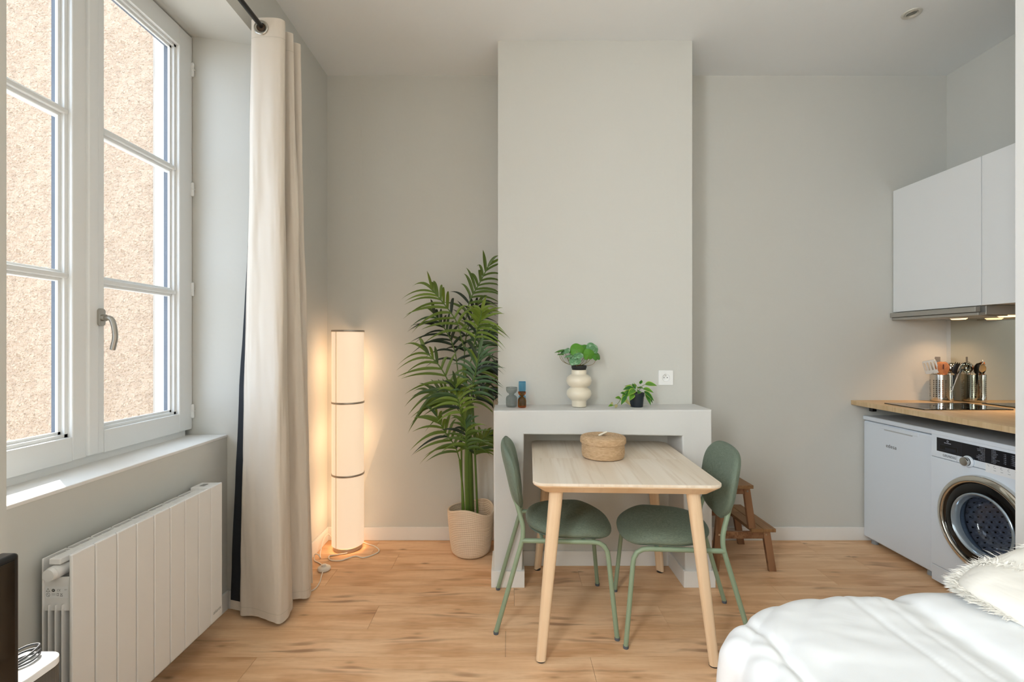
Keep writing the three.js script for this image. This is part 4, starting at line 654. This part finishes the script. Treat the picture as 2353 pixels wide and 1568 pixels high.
  { const o = tool('ladle', 'round steel ladle bowl turned towards the mirror', 'ladle', 0.028, -0.012, 0.07, -0.1, 2.4); loc(o, 'handle', tube([q(0, 0, 0), q(0, 0.2, 0)], 0.0035), steel);
    loc(o, 'bowl', new THREE.SphereGeometry(0.036, 32, 16, 0, Math.PI * 2, 0, Math.PI * 0.5).rotateX(-Math.PI / 2).translate(0, 0.22, 0), chrome); }
  { const o = tool('pasta_server', 'black toothed pasta server leaning right in the tool holder', 'utensil', 0.03, 0.012, 0.2, 0.04, 0.5); loc(o, 'handle', tube([q(0, 0, 0), q(0, 0.19, 0)], 0.005), black);
    loc(o, 'head', cushion(superE(0.024, 0.036, 2.4), 0.004, 0.004, (a, b, k) => q(a, 0.22 + b, k - 9 * a * a), { e: 0.3, nu: 32, nv: 8 }), mat('#1a1a1b', 0.3)); for (let k = 0; k < 5; k++) loc(o, 'tooth', tube([q(-0.02 + k * 0.01, 0.245, 0), q(-0.024 + k * 0.012, 0.262, 0.012)], 0.0022, { radial: 6 }), black); }
  { const o = tool('serving_spoon', 'polished steel serving spoon leaning right over the holder rim', 'spoon', 0.028, 0.03, 0.28, 0.06, 1.0); loc(o, 'handle', tube([q(0, 0, 0), q(0, 0.2, 0)], 0.003), steel); loc(o, 'bowl', cushion(superE(0.02, 0.034, 2), 0.002, 0.008, (a, b, k) => q(a, 0.225 + b, k + 8 * a * a), { e: 0.4, nu: 32, nv: 10 }), chrome); }
}

// ------------------------------------------------------------------ ceiling spotlight (switched off)
{
  const t = thing('ceiling_spotlight', 'round recessed white ceiling spotlight, switched off, above the kitchen', 'ceiling light', [2.205, H, 2.575]);
  loc(t, 'rim', lathe([[0.043, 0.0], [0.046, -0.003], [0.044, -0.007], [0.034, -0.0075], [0.03, -0.004], [0.027, 0.0]], 56), mat('#d9d6cc', 0.35, { metalness: 0.3 }));
  loc(t, 'gimbal', lathe([[0.029, -0.001], [0.0285, -0.006], [0.025, -0.0065], [0.023, -0.001]], 48).rotateZ(0.08), mat('#cfccc2', 0.3, { metalness: 0.4 }));
  loc(t, 'lens', lathe([[0, -0.003], [0.015, -0.0028], [0.024, -0.001]], 40), mat('#8b8a80', 0.15, { metalness: 0.5 }));
}

// ------------------------------------------------------------------ bed with quilt and fringed cushion
{
  const x0 = 0.572, x1 = 2.86, d0 = -0.35, d1 = 1.5, YT = 0.553;
  const t = thing('bed', 'low bed covered by a puffy white channel-stitched quilt', 'bed', [1.7, 0, 0.57]);
  put(t, 'bed_base', box(x0 + 0.16, x1 - 0.05, 0.0, 0.28, d0 + 0.1, d1 - 0.14, 0.02), mat('#d8d4cc', 0.8));
  put(t, 'mattress', box(x0 + 0.12, x1 - 0.03, 0.28, 0.46, d0 + 0.08, d1 - 0.11, 0.05, 4), mat('#eceae6', 0.8));
  const seams = [[0.685, 0.012, 0.013], [1.03, 0.005, 0.010], [1.112, 0.004, 0.010], [1.2, 0.012, 0.022], [1.62, 0.012, 0.012], [1.72, 0.006, 0.007], [1.8, 0.006, 0.007], [2.2, 0.012, 0.012], [2.6, 0.012, 0.012]];
  const puff = (x) => { let a = 0; for (const [c, h, w] of seams) a -= h * Math.exp(-(((x - c) / w) ** 2)); return a + 0.012 * smooth(0.66, 0.8, x) + 0.013 * smooth(1.19, 1.3, x) - 0.012 * Math.exp(-(((x - 1.17) / 0.03) ** 2)); };
  const nz = noise2(91), wr = (x, d) => (fbm(nz, x * 5 + 2, d * 9, 3) - 0.5) * 0.016 + (x < 0.72 ? 0.005 * Math.sin((d * 1.0 + x * 1.4) * 62 + 3 * nz(x * 9, d * 9)) * smooth(0.74, 0.62, x) * nz(x * 3 + 7, d * 12) : 0);
  const cx = (x0 + x1) / 2, cd = (d0 + d1) / 2, hx = (x1 - x0) / 2, hd = (d1 - d0) / 2;
  const outline = (th) => { // rounded rectangle, by angle
    const c = Math.cos(th), s = Math.sin(th), n = 14; const k = 1 / ((Math.abs(c / hx) ** n + Math.abs(s / hd) ** n) ** (1 / n)); let x = c * k, y = s * k; // near-square corner, then rounded
    const rx = 0.5, ry = 0.27, ax = Math.max(0, Math.abs(x) - (hx - rx)) / rx, ay = Math.max(0, Math.abs(y) - (hd - ry)) / ry, l = Math.hypot(ax, ay); if (ax > 0 && ay > 0 && l > 1) { x = Math.sign(x) * (hx - rx + ax / l * rx); y = Math.sign(y) * (hd - ry + ay / l * ry); } return [x, y]; };
  const R = 0.13, g = grid(1200, 170, (u, v) => {
    const th = u * Math.PI * 2 + 0.3, [ox, oy] = outline(th), len = Math.hypot(ox, oy);
    let inset, y;
    if (v < 0.6) { inset = lerp(len, R, Math.min(1, v / 0.6) ** 0.8); y = YT; }
    else if (v < 0.85) { const a = (v - 0.6) / 0.25 * Math.PI / 2; inset = R * (1 - Math.sin(a)); y = YT - R * 0.75 * (1 - Math.cos(a)); }
    else { const a = (v - 0.85) / 0.15; inset = 0.035 * a * a - 0.012 * Math.sin(a * Math.PI); y = lerp(YT - R * 0.75, 0.17, a); }
    const k = (len - inset) / len; let X = cx + ox * k, D = cd + oy * k; const edge = smooth(0.5, 0.85, v), pf = puff(X);
    y += pf * (1 - 0.5 * edge) + wr(X, D) * (1 - 0.4 * edge) + (v > 0.6 ? 0.3 * wr(X + 1, D + 1) : 0);
    y += 0.9 * smooth(0.45, 0.7, v) * smooth(1.0, 0.75, v) * 0.010 * (Math.abs(Math.sin((X - D) * 26)) - 0.6) * smooth(1.25, 0.9, X);
    D += edge * pf * 0.9 * Math.max(0, oy / hd); X += edge * 0.01 * Math.sin(D * 30) * (ox < 0 ? -1 : 0);
    return V(X, y, D); }, true);
  put(t, 'quilt', g, mat('#f2f4f5', 0.72, { sheen: 0.25, sheenRoughness: 0.5 }));
  // cushion: its own plane leans back on the quilt
  const c = thing('fringed_cushion', 'off-white cushion with frayed fringe edges lying on the white quilt', 'cushion', [1.65, 0.558, 1.28]);
  const M = new THREE.Matrix4().makeRotationZ(0.06).multiply(new THREE.Matrix4().makeRotationFromEuler(new THREE.Euler(-1.42, 0.0, 0.21, 'YXZ'))).setPosition(0, 0.055, 0);
  const wv = (a, b) => 0.016 * (fbm(nz, a * 14 + 5, b * 14, 3) - 0.5) + 0.012 * Math.sin(a * 13 + b * 7);
  const map = (a, b, k) => new THREE.Vector3(a, b, k + wv(a, b)).applyMatrix4(M);
  const cm = mat('#f3efe6', 0.85, { bumpMap: grey(256, 256, (u, v) => 0.5 * N1(u * 64, v * 64) + 0.5 * N2(u * 64, v * 64)), bumpScale: 0.001 });
  const out = superE(0.31, 0.22, 5);
  loc(c, 'cover', cushion(out, 0.085, 0.024, map, { e: 0.55, nu: 120, nv: 36 }), cm);
  const fr = [], r = rng(5);
  const tuft = (a, b, na, nb, k, L) => { const p = map(a, b, k), e = map(a + na * L + (r() - 0.5) * L * 0.7, b + nb * L + (r() - 0.5) * L * 0.7, k + (r() - 0.4) * 0.02), w = new THREE.Vector3(r() - 0.5, r() - 0.5, r() - 0.5).normalize().multiplyScalar(0.0016), m2 = p.clone().lerp(e, 0.55).add(new THREE.Vector3((r() - 0.5) * 0.006, r() * 0.006, (r() - 0.5) * 0.006));
    const gg = new THREE.BufferGeometry(); gg.setAttribute('position', new THREE.Float32BufferAttribute([p.clone().sub(w), p.clone().add(w), m2.clone().add(w), p.clone().sub(w), m2.clone().add(w), m2.clone().sub(w), m2.clone().sub(w), m2.clone().add(w), e].flatMap((q) => q.toArray ? q.toArray() : q), 3)); gg.computeVertexNormals(); fr.push(gg); };
  for (let i = 0; i < 5200; i++) { const th = r() * Math.PI * 2, [a, b] = out(th), l = Math.hypot(a, b); tuft(a * 0.985, b * 0.985, a / l, b / l, (r() - 0.5) * 0.012, 0.022 + 0.016 * r()); }
  for (let i = 0; i < 3200; i++) { const line = r() < 0.5 ? -0.16 : 0.02, b = (r() - 0.5) * 0.40, a = line + 0.02 * Math.sin(b * 20) + (r() - 0.5) * 0.012; const ed = Math.max(Math.abs(a / 0.31), Math.abs(b / 0.22)); tuft(a, b, r() < 0.5 ? -1 : 1, (r() - 0.5), 0.075 * Math.sqrt(Math.max(0, 1 - ed ** 4)) * 0.98 + 0.002, 0.018 + 0.012 * r()); }
  const fm = loc(c, 'fringe', mergeGeometries(fr), mat('#f7f3ea', 0.9)); fm.userData.kind = 'stuff';
}

// ------------------------------------------------------------------ television, speaker and their bench at the lower left
{
  const b = thing('tv_bench', 'low white bench carrying the television and the speaker', 'tv bench', [-1.05, 0, 0.5]);
  put(b, 'top', box(-1.225, -0.87, 0.405, 0.43, -0.25, 1.14, 0.003), whiteGloss);
  put(b, 'carcass', box(-1.22, -0.885, 0.06, 0.404, -0.24, 1.13, 0.003), whiteGloss);
  for (const [x, d] of [[-1.19, -0.2], [-0.91, -0.2], [-1.19, 1.09], [-0.91, 1.09]]) put(b, 'foot', new THREE.CylinderGeometry(0.02, 0.016, 0.06, 16).translate(x, 0.03, -d), black);
  const t = thing('television', 'flat black television standing at the lower left edge', 'television', [-1.02, 0.431, 0.45]);
  put(t, 'housing', box(-1.035, -0.998, 0.455, 0.904, -0.06, 0.96, 0.008, 3), mat('#1a1b1c', 0.35));
  put(t, 'screen', box(-0.9985, -0.9962, 0.466, 0.893, -0.048, 0.948, 0.0008), mat('#040405', 0.07));
  for (const d of [0.15, 0.75]) put(t, 'foot', merge([tube([V(-1.015, 0.47, d), V(-1.015, 0.44, d)], 0.008), tube([V(-1.06, 0.437, d), V(-0.93, 0.437, d)], 0.0055)]), black);
  const s = thing('speaker', 'small speaker with white top and dark mesh sides behind the television', 'speaker', [-1.122, 0.431, 1.064]);
  const sh = (k) => roundedRect(-0.062 - k, 0.062 + k, -0.062 - k, 0.062 + k, 0.032 + k);
  loc(s, 'grille', extrude(sh(0), 0.125, 0.0).rotateX(-Math.PI / 2).translate(0, 0.018, 0), mat('#ffffff', 0.55, { map: (() => { const q = texture(64, 64, (u, v) => { const a = Math.hypot((u * 4) % 1 - 0.5, (v * 4) % 1 - 0.5); return a < 0.33 ? [0.05, 0.05, 0.05] : [0.42, 0.4, 0.37]; }); q.repeat.set(90, 90); return q; })() }));
  loc(s, 'top', extrude(sh(0.0005), 0.012, 0.003, 3).rotateX(-Math.PI / 2).translate(0, 0.146, 0), mat('#f4f4f3', 0.35));
  loc(s, 'base', extrude(sh(0.0005), 0.016, 0.002, 2).rotateX(-Math.PI / 2).translate(0, 0.001, 0), mat('#f4f4f3', 0.35));
  const c = thing('coiled_cable', 'coiled dark cable lying on top of the white speaker', 'cable', [-1.13, 0.592, 1.064]);
  for (let k = 0; k < 3; k++) loc(c, 'loop', tube([[-0.05, 0.004, 0.045], [-0.02, 0.006 + k * 0.005, 0.012], [0.0, 0.008 + k * 0.006, -0.03 - 0.01 * k], [0.022, 0.008 + k * 0.006, -0.045 - 0.006 * k], [0.03, 0.006 + k * 0.005, -0.02], [0.005, 0.005, 0.02], [-0.03, 0.004, 0.05]].map(([x, y, z]) => new THREE.Vector3(x - 0.006 * k, y, z)), 0.0026, { smoothPath: true, radial: 8 }), mat('#55575a', 0.4));
  loc(c, 'tie', new THREE.TorusGeometry(0.008, 0.0016, 8, 20).rotateY(0.8).translate(-0.02, 0.01, 0.015), black);
}

camera.lookAt(0, 1.33, -1);
renderer.render(scene, camera);
